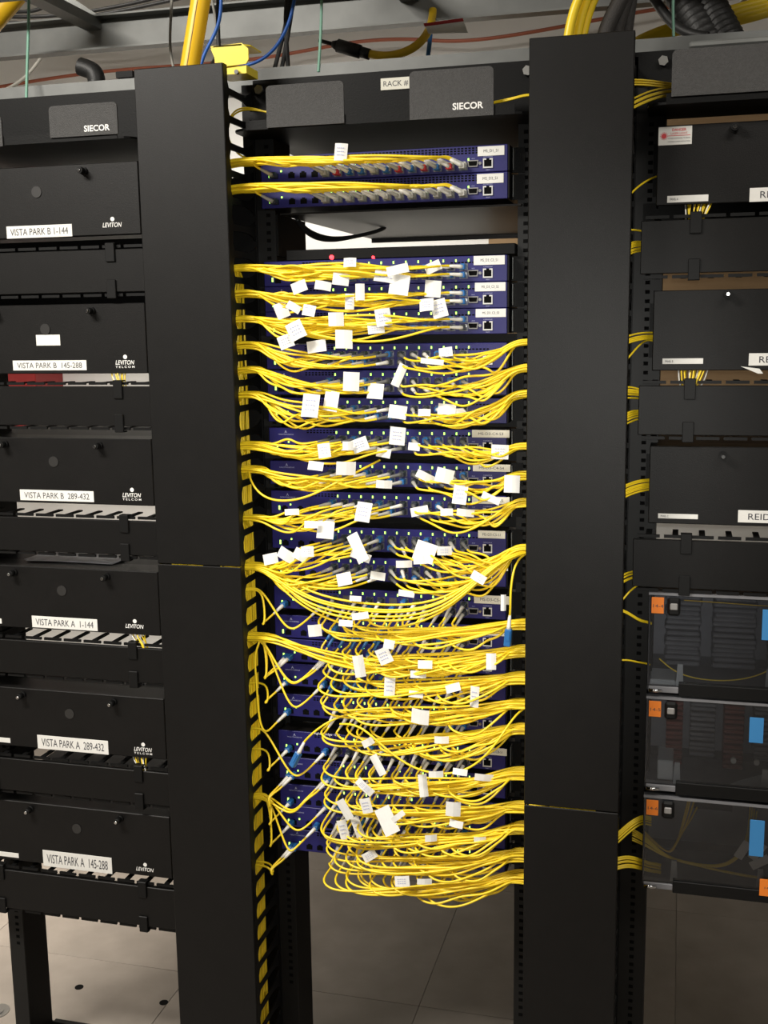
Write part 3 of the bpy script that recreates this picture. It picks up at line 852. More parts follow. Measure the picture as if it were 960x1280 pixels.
def run_hook_right(u, port, sag, spread=.012):
    """lower switches: boot points down-left, the cord turns under and sweeps right with a sag."""
    E = exr(u) + Vector((0, jit(.02), jit(.007)))
    fy = port.y - .05 - random.uniform(0, .045)
    bd = Vector((-.42 + jit(.12), -.55, -.8))
    d = random.uniform(.75, 1.15)
    p1 = port + Vector((-.018 * d, fy - port.y + .014, -.030 * d))
    p2 = port + Vector((-.002 * d, fy - port.y, -.040 * d))
    q = p2 + Vector((.035, -.004, -.004))
    lo = min(q.z, E.z) - sag
    q.z = max(q.z, lo)
    ctr = [p1, p2, q]
    L = E.x - q.x
    for tt in (.3, .6, .82):
        z = q.z + (E.z - q.z) * tt - sag * 4 * tt * (1 - tt) + jit(spread) * (1 - tt)
        ctr.append(Vector((q.x + (L - .03) * tt, fy * (1 - tt * .4) + E.y * tt * .4 + jit(.006), z)))
    ctr += [E + Vector((-.03, 0, jit(.002))), E, E]
    return bd, ctr + duct_run_right(E)


ORD = ['first', 'second', 'third', 'fourth', 'fifth', 'sixth', 'seventh', 'eighth', 'ninth', 'tenth', 'eleventh', 'twelfth', 'thirteenth', 'fourteenth']


def nice(u):
    i = UN.index(u)
    return 'topmost blue switch' if i == 0 else 'lowest blue switch' if i == 22 else ('second' if i == 1 else 'third' if i == 2 else ORDN[i]) + ' blue switch from top'


def plabel(u, r, c):
    return 'yellow cord in %s-row port %s from left, %s' % ('single' if u[0] == 'A' else ('upper', 'lower')[r], ORD[c], nice(u))


def pc(): return random.choice(['plug_black', 'plug_black', 'plug_blue'])


# top pair: single row, every cord sweeps up and left
for u in ('A1', 'A2'):
    for c in range(12):
        p = PORT[u, 0, c]
        bd, ctr = run_left(u, p, -.002, .42, plug='boot_grey', hid=True, spread=.006)
        cord(ctr, plabel(u, 0, c), 'cords of the ' + nice(u), p, bd, 'boot_white' if c % 3 else 'boot_grey', random.choice(['plug_red', 'plug_blue', 'boot_grey']) if u == 'A1' else 'boot_grey', unit=u)
        bd, ctr = run_left(u, p, -.004, .42, hid=True, spread=.010)
        cord(ctr, '', '', p + Vector((.001, .010, .003)), bd, 'boot_grey', 'boot_grey', unit=u, stuff=True)
    p = PORT[u, 2, 0]
    E = exl(u)
    cord([p + Vector((-.03, -.05, .025)), E + Vector((.02, 0, 0)), E, E] + duct_run_left(E, True, True), 'short yellow cord at the far left uplink of the ' + nice(u), 'uplink cords on the left', p, Vector((-.6, -.55, .35)), 'boot_grey', 'plug_black', unit=u)
# next three: all to the left
for u in ('B1', 'B2', 'B3'):
    for c in range(12):
        for r in (0, 1):
            p = PORT[u, r, c]
            bd, ctr = run_left(u, p, .010 if u != 'B1' else .004, .05, spread=.026, hid=(random.random() < .35))
            cord(ctr, plabel(u, r, c), 'cords of the ' + nice(u), p, bd, 'boot_white' if c > 9 else 'boot_grey', pc(), unit=u, stuff=(r != c % 2))
# left half to the left duct, right half to the right duct
for u in ('B4', 'B5', 'B6', 'C1', 'C2', 'C3'):
    for c in range(12):
        left = c < (6 if u[0] == 'B' else 7)
        for rr in (0, 1):
            p = PORT[u, rr, c]
            if left: bd, ctr = run_left(u, p, .012, -.1, spread=.025, hid=(random.random() < .35))
            else: bd, ctr = run_right(u, p, .014, -.3)
            cord(ctr, plabel(u, rr, c), 'cords of the ' + nice(u), p, bd, random.choice(['boot_dark', 'boot_dark', 'boot_grey', 'boot_white']), pc(), unit=u, stuff=(rr != c % 2))
for u in ('D1', 'D2'):
    for c in range(12):
        for rr in (0, 1):
            p = PORT[u, rr, c]
            if c < 5: bd, ctr = run_left(u, p, .014 if u == 'D1' else .02, -.2, spread=.02, hid=(random.random() < .3))
            else: bd, ctr = run_right(u, p, .030 if u == 'D1' else .022, -.4, spread=.02)
            cord(ctr, plabel(u, rr, c), 'cords of the ' + nice(u), p, bd, random.choice(['boot_dark', 'boot_dark', 'boot_grey', 'boot_white']), pc(), unit=u, stuff=(rr != c % 2))
# long sagging cords that cross from the left duct to the right duct under the big bundle
for k in range(5):
    E = exl('D1') + Vector((0, jit(.015), jit(.005))); R_ = exr('D2') + Vector((0, jit(.02), jit(.005))); y = -.13 - .006 * k
    ctr = list(reversed(duct_run_left(E, True, True))) + [E, E, E + Vector((.05, -.01, -.008)), Vector((-.40, y, E.z - .042 - .004 * k)), Vector((-.27, y, E.z - .058 - .004 * k)), Vector((-.14, y, E.z - .046 - .003 * k)), Vector((-.05, y + .02, R_.z - .008)), R_, R_] + duct_run_right(R_)
    cord(ctr, 'long yellow cord looping from left duct to right duct, %s from top' % ORD[k], 'cords crossing between the two ducts', unit='D2')
for k in range(7):
    E = exl('E2') + Vector((0, jit(.015), jit(.005))); R_ = exr('E2') + Vector((0, jit(.02), jit(.006))); y = -.10 - .004 * k
    ctr = list(reversed(duct_run_left(E, True, k % 2 == 0))) + [E, E, E + Vector((.05, -.01, .004)), Vector((-.40, y, E.z - .012 - .003 * k)), Vector((-.27, y, E.z - .03 - .003 * k)), Vector((-.14, y, E.z - .036 - .002 * k)), Vector((-.05, y + .02, R_.z - .004)), R_, R_] + duct_run_right(R_)
    cord(ctr, 'yellow cord in the flat bundle crossing duct to duct, %s from top' % ORD[k], 'cords crossing between the two ducts lower down', unit='E2')
for u in ('E1', 'E2', 'E3', 'E4', 'E5', 'F1', 'F2', 'F3', 'F4', 'F5'):
    for c in range(12):
        for rr in (0, 1):
            p = PORT[u, rr, c]
            if rr != c % 2 and c % 4 == 1: continue
            bd, ctr = run_hook_right(u, p, .002 if u[0] == 'E' else .003)
            cord(ctr, plabel(u, rr, c), 'cords of the ' + nice(u), p, bd, 'plug_blue' if (u in ('E2', 'E4') and c < 5) else random.choice(['boot_grey', 'boot_grey', 'boot_white']), pc(), unit=u, stuff=(rr != c % 2 or c in (5, 8)))
# uplink cords on the left of the lower switches
UPL = [('E1', 0, 'E1'), ('E1', 3, 'E1'), ('E3', 0, 'E3'), ('E3', 3, 'E3'), ('E4', 0, 'E4'), ('E4', 3, 'E3'), ('E5', 0, 'E5'), ('F1', 0, 'F1'), ('F1', 3, 'F0'), ('F2', 0, 'F2'), ('F2', 3, 'F2'), ('F3', 0, 'F2'), ('F3', 3, 'F2'), ('F4', 0, 'F2'), ('F4', 2, 'F2'), ('F5', 0, 'F5')]
EXLP['F0'] = 909
for u, c, e in UPL:
    p = PORT[u, 2, c]
    for k in ((0, 1) if u in ('E3', 'F2', 'F5') else (0,)):
        E = exl(e) + Vector((0, jit(.012), jit(.004)))
        bd = Vector((-.55, -.55, -.55))
        lo = min(p.z - .03, E.z - .012) - (.012 if c else 0) - .004 * k
        if u == 'E5': mids = [Vector((p.x - .03, -.11, p.z - .028)), Vector((p.x - .042, -.11, p.z - .0)), Vector((p.x - .045, -.105, p.z + .08)), Vector((p.x - .052, -.1, E.z - .03))]
        else: mids = [Vector((p.x - .035, -.10, p.z - .03)), Vector((p.x * .55 + E.x * .45, -.10, lo))]
        cord(mids + [E + Vector((.02, 0, -.002)), E, E] + duct_run_left(E, True, k == 0), 'pale-booted yellow cord, %s left uplink port%s, %s' % ({0: 'first', 2: 'third', 3: 'fourth'}[c], (' (%s of pair)' % ('left', 'right')[k]) if u in ('E3', 'F2', 'F5') else '', nice(u)), 'uplink cords on the left', p + Vector((.0035 * (k * 2 - 1), 0, 0)), bd, 'boot_white', 'plug_blue', unit=None)
# loop hanging from the left duct between the tenth and eleventh switches, slanting cord, and two unplugged cords
E = exl('C2')
cord(list(reversed(duct_run_left(E, True, True))) + [E, E] + [at(312, 600, -.10), at(326, 621, -.11), at(352, 628, -.12), at(385, 622, -.12), at(415, 606, -.12), at(450, 588, -.10), at(475, 575, -.06)], 'thin yellow cord hanging in a loose loop beside the left duct', 'loose cords')
E = exl('D1')
cord(list(reversed(duct_run_left(E, True, True))) + [E, E] + [at(332, 712, -.10), at(360, 745, -.12), at(395, 768, -.13), at(440, 785, -.14), at(500, 788, -.14), at(560, 765, -.14), at(610, 715, -.13), at(640, 695, -.1), exr('D2'), exr('D2')] + duct_run_right(exr('D2')), 'single yellow cord slanting down from the left duct and back up right', 'loose cords')
R_ = exr('E4')
cord([at(425, 905, -.12), at(450, 905, -.14), at(480, 935, -.15), at(520, 965, -.15), at(570, 970, -.15), at(605, 950, -.15), at(630, 915, -.14), at(645, 892, -.11), R_, R_] + duct_run_right(R_), 'single yellow cord curving up to the right duct across the lower switches', 'loose cords')


def loose_end(pts, tip, label, run):
    o = cord(run + pts + [tip], label, 'loose cords')
    path = CORDS[-1][1]; org = o.location
    d = (path[-1] - path[-4]).normalized(); e = path[-1]
    b = inst('boot', BOOT['boot_white'], o, e - org - d * .002); b.rotation_mode = 'QUATERNION'; b.rotation_quaternion = NEG_Y.rotation_difference(-d); b.location = e - org + d * .022; b.scale = (1.1, 1.1, 1.2)
    p = inst('plug', plug_me['plug_blue'], o, e - org + d * .022); p.rotation_mode = 'QUATERNION'; p.rotation_quaternion = NEG_Y.rotation_difference(d); p.scale = (1.15, 1.6, 1.15)


R_ = exr('D2')
loose_end([at(648, 697, -.10), at(641, 715, -.12), at(638, 740, -.125), at(638, 760, -.125)], at(637, 772, -.125), 'unplugged yellow cord with a blue plug hanging beside the right duct', list(reversed(duct_run_right(R_))) + [R_, R_])
loose_end([at(430, 893, -.10), at(405, 905, -.11), at(390, 917, -.115), at(381, 926, -.115)], at(379, 930, -.115), 'unplugged yellow cord with a blue plug dangling over the lower left switches', [at(520, 893, -.10), at(470, 886, -.11)])

# the cords that cannot be picked out of the bundles, joined
bigm = MB(); mi = []
for k, m in STUFF.items():
    if not m.f: continue
    bigm.add(m.v, m.f); bigm.sm[-len(m.f):] = m.sm; mi += [list(STUFF).index(k)] * len(m.f)
me = bpy.data.meshes.new('patch_cord_mass'); me.from_pydata(bigm.v, [], bigm.f); me.polygons.foreach_set('use_smooth', bigm.sm)
for k in STUFF: me.materials.append(MATS[k])
me.polygons.foreach_set('material_index', mi); me.update()
o = inst('patch_cord_mass', me); tag(o, 'dense mass of yellow patch cords filling the bundles across the blue switches', 'cables'); o['kind'] = 'stuff'

# ------------------------------------------------------------------ paper flags on the cords
flag_cache = {}


def px_of(p):
    d = p - CAM; z = d.dot(FWD); return 480 + FPX * d.dot(RGT) / z, 640 - FPX * d.dot(UPV) / z


FLAGS = [(426, 190, 14, 18, 5), (438, 328, 14, 10, 0), (426, 349, 18, 13, 8), (497, 337, 24, 10, -12), (483, 344, 26, 16, 10), (541, 334, 18, 11, -22), (500, 358, 22, 22, 8), (541, 361, 18, 18, 5), (374, 360, 18, 12, -18), (405, 361, 18, 10, 10), (437, 377, 10, 17, 3), (450, 365, 10, 18, 0),
         (352, 388, 15, 17, -20), (367, 384, 16, 9, 30), (386, 388, 15, 12, 10), (421, 398, 17, 15, 0), (480, 396, 17, 19, -8), (533, 381, 16, 14, -5), (550, 389, 17, 20, -15), (470, 410, 18, 12, -5), (370, 413, 18, 20, -25), (430, 424, 19, 21, 3), (357, 433, 16, 15, -20), (396, 434, 22, 13, -8), (558, 440, 14, 10, -10),
         (557, 440, 14, 9, 0), (540, 452, 26, 6, 6), (439, 477, 18, 21, 3), (499, 469, 10, 26, 25), (469, 489, 19, 17, 3), (388, 507, 19, 26, 5), (414, 503, 17, 22, 8), (497, 515, 20, 15, 8), (559, 510, 20, 12, 5), (531, 512, 14, 8, 0), (571, 513, 14, 7, 0), (498, 543, 18, 20, 5), (450, 556, 18, 15, -20), (405, 561, 14, 16, -8), (436, 557, 12, 10, 0),
         (480, 566, 16, 10, 10), (625, 565, 19, 16, 2), (518, 555, 14, 9, 5), (395, 585, 18, 10, 5), (432, 583, 22, 15, 3), (481, 606, 18, 9, 5), (532, 596, 22, 9, 28), (557, 590, 20, 16, 15), (575, 618, 16, 22, 5), (640, 605, 17, 19, 3), (615, 625, 22, 8, 22), (454, 640, 18, 22, 5), (407, 661, 19, 22, 5), (525, 637, 20, 10, -12), (582, 641, 20, 8, 8), (560, 633, 14, 8, 0), (365, 640, 16, 7, 0), (390, 656, 16, 8, 0),
         (336, 684, 16, 12, -10), (358, 694, 20, 13, 30), (376, 694, 17, 12, 30), (385, 689, 14, 12, 0), (447, 685, 14, 34, -30), (452, 696, 24, 10, 20), (531, 690, 24, 22, 15), (528, 700, 20, 9, 0), (556, 688, 16, 10, 0), (430, 724, 18, 14, -15), (475, 721, 18, 9, 5), (505, 706, 18, 8, 0), (598, 722, 17, 10, 28), (448, 742, 14, 6, 0), (508, 742, 18, 7, 8),
         (450, 770, 20, 8, -10), (432, 779, 16, 7, 0), (387, 793, 16, 14, -5), (480, 820, 16, 18, -25), (487, 806, 12, 10, 10), (449, 833, 12, 25, -8), (487, 858, 12, 24, 3), (532, 830, 16, 9, 0), (523, 843, 18, 8, 5), (614, 827, 11, 18, 2), (566, 860, 17, 9, -20), (593, 871, 10, 24, 3), (525, 896, 20, 17, 5), (460, 928, 14, 9, -25), (473, 957, 9, 24, -30), (456, 984, 24, 10, 40), (529, 982, 10, 26, -4), (545, 968, 16, 7, 0), (575, 965, 16, 7, 5),
         (431, 1012, 10, 26, -28), (460, 1000, 12, 17, -15), (447, 1034, 10, 24, -18), (429, 1037, 10, 22, -12), (484, 1026, 17, 30, -25), (497, 1021, 18, 6, -40), (566, 1009, 16, 16, 3), (463, 1068, 15, 10, -28), (503, 1101, 16, 11, -8), (530, 1102, 16, 6, 5), (605, 972, 22, 8, 8), (570, 1030, 16, 8, 5), (540, 1045, 14, 8, 0), (655, 760, 0, 0, 0), (629, 753, 6, 18, 2), (520, 868, 16, 7, 8), (552, 925, 16, 8, 0), (600, 1050, 14, 7, 0)]
allp = []
for o, path, u in CORDS:
    for p in path:
        if -.52 < p.x < -.005 and p.y < -.06: allp.append((px_of(p), p, o))
for (fx, fy, fw, fh, an) in FLAGS:
    if fw == 0: continue
    fw *= 1.12; fh *= 1.12
    best = min(allp, key=lambda q: (q[0][0] - fx) ** 2 + (q[0][1] - fy) ** 2 + 5000 * (q[1].y + .15))
    (qx, qy), p, o = best
    c = at(fx, fy, p.y - .008)
    s = (c - CAM).length / FPX
    off_ = c - p; lim = max(fw, fh) * s * .45      # the flag stays gripped on its cord
    if off_.length > lim: c = p + off_ * (lim / off_.length) + Vector((0, -.003, 0))
    k = (fw, fh)
    if k not in flag_cache:
        W, H = fw * s / 2, fh * s / 2; cv = .0012
        m = MB()
        n = 4
        for j in range(n):   # gently curled sheet of real thickness, folded double at the cord
            a0, a1 = -W + 2 * W * j / n, -W + 2 * W * (j + 1) / n
            y0, y1 = cv * math.cos(math.pi * (j / n - .5) * 1.6), cv * math.cos(math.pi * ((j + 1) / n - .5) * 1.6)
            m.add([(a0, -y0, -H), (a1, -y1, -H), (a1, -y1, H), (a0, -y0, H), (a0, -y0 + .0005, -H), (a1, -y1 + .0005, -H), (a1, -y1 + .0005, H), (a0, -y0 + .0005, H)],
                  [(0, 1, 2, 3), (5, 4, 7, 6), (0, 4, 5, 1), (3, 2, 6, 7)] + ([(0, 3, 7, 4)] if j == 0 else []) + ([(1, 5, 6, 2)] if j == n - 1 else []))
        pm = None
        if min(fw, fh) >= 11:
            pm = MB()
            for j in range(3):
                z = H * (.45 - .4 * j)
                for q in range(4): pm.box(-W * .6 + q * W * .3, -W * .6 + q * W * .3 + W * .2, -cv - .0006, -cv - .0003, z - H * .05, z + H * .05)
            pm = pm.mesh('printed_text', 'print_pale')
        flag_cache[k] = (m.mesh('label_flag', 'paper'), pm)
    fm, pm = flag_cache[k]
    f = inst('label_flag', fm, o, c - o.location)
    # a flag hangs facing the aisle, a little up, each with a twist of its own
    f.rotation_euler = (random.uniform(-.35, .05), math.radians(an), random.uniform(-.15, .45))
    if pm and random.random() < .55: inst('printed_text', pm, f)


# ------------------------------------------------------------------ cords on the two side racks and in the troughs
def side_cord(pts, label, group, m='yellow', r=.0017, name='patch_cord', cat='cable'):
    path = bspline(pts); org = path[0]
    o = MB().tube([p - org for p in path], r, 6).build(name, m, None, org)
    return tag(o, label, cat, group)


# fan-outs dropping from panels into managers
for (n, x0, y0, x1, y1, lab, Y0, Y1, tx, ty) in [
        (8, 136, 462, 158, 464, 'left panel labelled B 145-288', -.045, -.055, 152, 484),
        (7, 160, 788, 180, 790, 'left panel labelled A 1-144', -.045, -.055, 180, 806),
        (6, 164, 942, 184, 945, 'left panel labelled A 289-432', -.045, -.055, 180, 960),
        (14, 856, 256, 893, 254, 'top right panel', -.045, -.055, 866, 284),
        (13, 848, 464, 887, 460, 'middle right panel', -.045, -.055, 862, 488)]:
    for k in range(n):
        f = k / (n - 1)
        a = at(x0 + (x1 - x0) * f, y0 + (y1 - y0) * f, Y0 + jit(.008)); b = at(tx + (f - .5) * (x1 - x0) * .45 + jit(2), ty, Y1 + jit(.01))
        side_cord([a + Vector((0, .015, .03)), a + Vector((0, 0, .01)), (a * .5 + b * .5) + Vector((jit(.003), -.006, 0)), b, b + Vector((0, .0, -.02)), b + Vector((.02, .02, -.04)), b + Vector((.06, .03, -.04))],
                  'thin %s fibre dropping from the %s, %s from left' % ('yellow' if k % 4 else 'white', lab, ORD[k]), 'fibres dropping from panels', 'yellow' if k % 4 else 'boot_white', .0013, 'fibre_cable')
# stubs leaving the right duct towards the right rack
SIDE = [(5, (791, 128), (815, 118), (843, 114), -.06, -.05, 'upper trough'), (3, (791, 101), (815, 103), (843, 107), -.06, -.05, 'upper trough top edge'), (1, (789, 243), (800, 229), (826, 217), -.08, -.01, 'top right panel'),
        (1, (788, 286), (794, 286), (802, 288), -.05, -.03, 'highest right cable manager'), (7, (787, 309), (794, 308), (806, 308), -.06, -.03, 'highest right cable manager side'), (4, (785, 422), (800, 420), (826, 420), -.07, -.01, 'middle right panel'),
        (1, (785, 450), (797, 432), (808, 424), -.07, -.01, 'middle right panel, drooping'), (6, (784, 490), (790, 490), (800, 492), -.06, -.03, 'middle right cable manager'), (6, (784, 520), (789, 519), (800, 517), -.06, -.03, 'middle right cable manager lower down'),
        (9, (780, 612), (796, 606), (824, 604), -.08, -.01, 'third right panel'), (4, (781, 722), (785, 720), (797, 718), -.06, -.03, 'lowest right cable manager'), (1, (780, 752), (786, 740), (800, 730), -.07, -.04, 'lowest right cable manager underside'),
        (2, (778, 760), (786, 766), (800, 776), -.06, -.04, 'upper clear case'), (1, (778, 826), (787, 826), (798, 829), -.06, -.04, 'upper clear case lower corner'), (5, (772, 1048), (783, 1036), (800, 1024), -.07, -.04, 'lowest clear case top corner'), (8, (770, 1077), (785, 1074), (812, 1084), -.07, -.04, 'lowest clear case bottom corner')]
for (n, a, b, c, Ya, Yc, lab) in SIDE:
    for k in range(n):
        o_ = (k - (n - 1) / 2) * min(3.0, 16 / n) + jit(1.2)
        A = at(a[0] - 6, a[1] + o_ + (5 if a[1] > b[1] else 0), Ya); B = at(b[0], b[1] + o_, (Ya + Yc) / 2); C_ = at(c[0], c[1] + o_ * .8, Yc)
        side_cord([A + Vector((-.04, 0, -.10)), A + Vector((-.035, 0, -.03)), A + Vector((-.012, 0, -.006)), A, B, C_, C_ + Vector((.012, .006, -.002)), C_ + Vector((.02, .01, -.006))], 'yellow cord from right duct to the %s' % lab + ('' if n == 1 else ', %s from top' % ORD[k]), 'cords from the right duct to the right rack')
for k in range(2):
    side_cord([Vector((-.575, -.05, 1.97)), at(285, 168 - k * 3, -.05), at(286, 150 - k * 4, -.05), at(298, 137 - k * 3, -.06), at(318, 137 - k * 2, -.065), at(340, 141 + k * 2, -.07), at(380, 150, -.07)], 'yellow cord arching from the left duct into the middle trough, %s of two' % ('lower', 'upper')[k], 'cords in the top trough')
for k in range(2):
    side_cord([at(380, 150 + k, -.07), at(430, 154 + k, -.085), at(470, 153 + k, -.088), at(515, 149 + k, -.085), at(570, 140, -.07)], 'yellow cord lying in the middle trough between grey plates, %s of two' % ('upper', 'lower')[k], 'cords in the top trough')
    side_cord([at(580, 135, -.07), at(620, 127 + 2 * k, -.08), at(645, 122 + k, -.085), at(670, 114 + k, -.085), Vector((.06, -.07, 2.0)), Vector((.08, -.06, 1.9))], 'yellow cord leaving the middle trough into the right duct, %s of two' % ('upper', 'lower')[k], 'cords in the top trough')
side_cord([at(284, 170, -.04), at(292, 186, -.05), at(300, 195, -.06), at(312, 199, -.07)], 'short yellow cord joining the top bundle at the left duct', 'cords in the top trough')

# ------------------------------------------------------------------ overhead
TY0, TY1 = .45, .95
tr = thing('ladder_tray', 'grey galvanised cable ladder running overhead behind the racks', 'cable tray', (0, TY0, 2.285))
for y, sg in ((0, -1), (-.46, 1)):
    MB().prism([(y, 0), (y + sg * .035, 0), (y + sg * .035, .004), (y + sg * .004, .004), (y + sg * .004, .071), (y + sg * .035, .071), (y + sg * .035, .075), (y, .075)], 'x', -3.2, 2.2).build('side_rail', 'galvanised', tr)
x = at(108, 26, TY0).x - 1.5
while x < 2.1:
    MB().box(x, x + .04, -.456, -.004, .050, .072).build('rung', 'galvanised', tr); x += .75
# hangers
for x in (-1.9, -.62, .35):
    MB().cyl((x, .012, .0), (x, .012, .675), .006, 8).build('hanger_rod', 'steel', tr)
tag(MB().prism([(.06, 0), (.101, 0), (.101, .042), (.06, .042)], 'x', -1.35, .80).build('strut_channel', 'strut', None, (0, .04, 2.102)), 'slotted steel strut channel lying along the tops of the racks', 'strut channel')
p0, p1 = at(40, -20, 1.3), at(112, 26, 1.3)
br = MB().prism([(p0.x, p0.z), (p0.x + .06, p0.z), (p1.x + .05, p1.z), (p1.x, p1.z)], 'y', 1.27, 1.31).build('ceiling_brace', 'galvanised'); tag(br, 'diagonal grey steel brace under the ceiling at upper left', 'brace')


def over(name, pts, r, m, label, cat='cable', group='overhead cables', n=8):
    path = bspline(pts, 8); org = path[-1]
    return tag(MB().tube([p - org for p in path], r, n).build(name, m, None, org), label, cat, group)


# fat yellow innerduct dropping into the left duct
a, b = at(256, -30, -.07), at(238, 80, -.07)
o = over('innerduct', [a + (a - b) * 2, a + (a - b) * .5, a, (a + b) / 2, b, b + (b - a) * .7, b + (b - a) * 1.2], .0175, 'yellow_fat', 'fat yellow split tube dropping into the top of the left duct', 'innerduct', None, 16)
sl = bspline([a + (a - b) * 2, a + (a - b) * .5, a, (a + b) / 2, b, b + (b - a) * .6]); MB().tube([p + Vector((.002, -.0174, 0)) - o.location for p in sl], .0008, 5).build('slit', 'cardboard', o)
# second fat yellow tube, top left corner
a, b = at(32, -20, .25), at(-12, 32, .25)
over('innerduct', [a + (a - b) * 1.5, a, b, b + (b - a), b + (b - a) * 3], .022, 'yellow_fat', 'fat yellow tube crossing the upper left corner', 'innerduct', None, 14)
# yellow trunk cables into the right duct
for k, (x0, x1) in enumerate(((709, 722), (720, 733), (727, 742))):
    a, b = at(x1 + 8, -20, -.07 + .02 * (k - 1)), at(x0, 48, -.07 + .02 * (k - 1))
    over('trunk_cable', [a + (a - b) * 1.2 + Vector((.06, 0, .02)), a, (a + b) / 2 + Vector((-.004, 0, 0)), b, b + Vector((-.004, 0, -.06)), b + Vector((0, 0, -.2))], .0078, 'yellow', 'thick yellow trunk cable dropping into the right duct, %s from left' % ORD[k], group='trunk cables into the right duct', n=10)
for k, (x0, x1, rr) in enumerate(((752, 785, .013), (768, 788, .012), (782, 792, .010))):
    a, b = at(x1, -20, -.05 + .02 * k), at(x0, 48, -.05 + .02 * k)
    over('sleeved_cable', [a + (a - b) * 1.5, a, (a + b) / 2, b, b + Vector((0, 0, -.06)), b + Vector((.01, 0, -.2))], rr, 'sleeve_black', 'black sleeved cable bundle dropping into the right duct, %s from left' % ORD[k], group='black sleeves into the right duct', n=10)
# black corrugated tube and black loops at upper right
for k, (x0, x1, y1, rr) in enumerate(((850, 878, 40, .03), (878, 900, 30, .028))):
    a, b = at(x0 - 8, -25, .22), at(x1, y1, .18)
    path = bspline([a + (a - b) * 1.5, a, (a + b) / 2, b, b + (b - a) * .6], 14); org = path[-1]
    tag(MB().tube([p - org for p in path], (lambda t, rr=rr: rr + .002 * math.sin(t * 160)), 14).build('corrugated_tube', 'jacket_black', None, org), 'wide black corrugated tube above the right rack, %s of the two' % ('left', 'right')[k], 'conduit', 'black tubes above the right rack')
over('black_cable', [at(805, -20, .2), at(822, 5, .2), at(838, 28, .18), at(858, 42, .16), at(885, 46, .14)], .009, 'jacket_black', 'black cable curving behind the corrugated tube at upper right')
for k in range(4):
    over('trunk_cable', [at(745, 90 - k, .3), at(775, 66 - k, .3), at(800, 52 - k, .3), at(830, 42 - k * 2, .3), at(880, 32 - 3 * k, .32), at(920, 28 - 6 * k, .34), at(965, 14 - 5 * k, .36), at(1020, 0 - 5 * k, .4)], .009, 'yellow', 'thick yellow trunk cable running right above the right rack, %s from bottom' % ORD[k], group='trunk cables above the right rack', n=10)
ped = MB().rbox(at(862, 43, .02).x, .56, .0, .06, 2.101, 2.112, .003).build('metal_strip', 'galvanised'); tag(ped, 'bright metal strip on the top edge of the right rack', 'metal strip')
# thin coloured drops
over('green_cable', [at(36, -20, .1), at(36, 30, .1), at(34, 80, .08), at(33, 128, .06)], .003, 'cable_green', 'thin pale green cable hanging above the left rack', n=6)
over('green_cable', [at(402, -20, .1), at(402, 20, .1), at(400, 60, .1), at(398, 90, .1)], .003, 'cable_green', 'thin pale green cable hanging above the middle rack', n=6)
over('green_cable', [at(842, -20, .05), at(841, 10, .05), at(842, 46, .05)], .0025, 'cable_green', 'thin green cable in front of the black tube at upper right', n=6)
over('grey_cable', [at(216, -20, .2), at(213, 30, .2), at(212, 60, .2), at(216, 82, .2), at(220, 95, .2)], .003, 'cable_grey', 'thin grey cable hanging left of the fat yellow tube', n=6)
over('grey_cable', [at(104, -20, 1.6), at(88, 10, 1.6), at(60, 60, 1.6), at(38, 92, 1.6), at(15, 110, 1.6), at(-20, 122, 1.6)], .006, 'cable_grey', 'grey cable looping down across the upper left wall', n=6)
over('grey_cable', [at(262, -15, .3), at(270, 25, .3), at(274, 55, .3), at(268, 75, .3), at(262, 84, .3)], .003, 'cable_grey', 'thin grey cable right of the fat yellow tube', n=6)
over('blue_cable', [at(276, -20, .0), at(277, 20, .0), at(268, 45, .0), at(256, 65, .0), at(251, 82, .0)], .0035, 'cable_blue', 'thin blue cable dropping beside the fat yellow tube', n=6)
over('blue_cable', [at(371, -20, .1), at(366, 15, .1), at(355, 45, .1), at(338, 68, .1), at(318, 80, .1), at(296, 84, .1)], .0035, 'cable_blue', 'thin blue cable curving down to the yellow guard', n=6)
over('blue_cable', [at(540, 16, .442), at(539, 30, .42), at(537, 55, .36), at(534, 78, .34), at(533, 84, .34)], .005, 'plug_blue', 'short dark blue strap below the ladder above the middle rack', n=6)
for k, (x0, x1) in enumerate(((360, 340), (364, 350), (356, 361))):
    over('black_cable', [at(x0 + 5, -20, .15), at(x0, 20, .15), at((x0 + x1) / 2, 60, .14), at(x1, 98, .12)], .0045, 'jacket_black', 'black cable hanging behind the middle rack beam, %s of three' % ('left', 'middle', 'right')[k], group='three black hanging cables', n=8)
over('black_cable', [at(274, -20, .12), at(272, 20, .12), at(273, 50, .12), at(274, 75, .12)], .0045, 'jacket_black', 'black cable hanging just right of the fat yellow tube', n=8)
over('red_cable', [at(-20, 112, 1.9), at(60, 98, 1.9), at(150, 86, 1.9), at(300, 78, 1.9), at(380, 64, 1.9), at(450, 50, 1.9), at(520, 48, 1.9), at(560, 53, 1.9), at(620, 48, 1.9), at(700, 34, 1.9), at(780, 18, 1.9), at(860, 5, 1.9), at(960, -10, 1.9)], .006, 'cable_red', 'long thin red-brown cable strung along the back wall', n=6)
# thin dark cables under the ceiling
for k, (ya, yb, x1) in enumerate(((28, 6, 190), (20, 8, 150), (14, -4, 90))):
    over('dark_cable', [at(-20, ya, 1.5), at(40, ya + 2, 1.5), at(x1 * .6, (ya + yb) / 2 + 4, 1.5), at(x1, yb, 1.5), at(x1 + 60, yb - 14, 1.5)], .006, 'jacket_black', 'thin dark cable slung below the ceiling at upper left, %s' % ('lowest', 'middle one', 'highest')[k], group='dark cables at upper left', n=6)
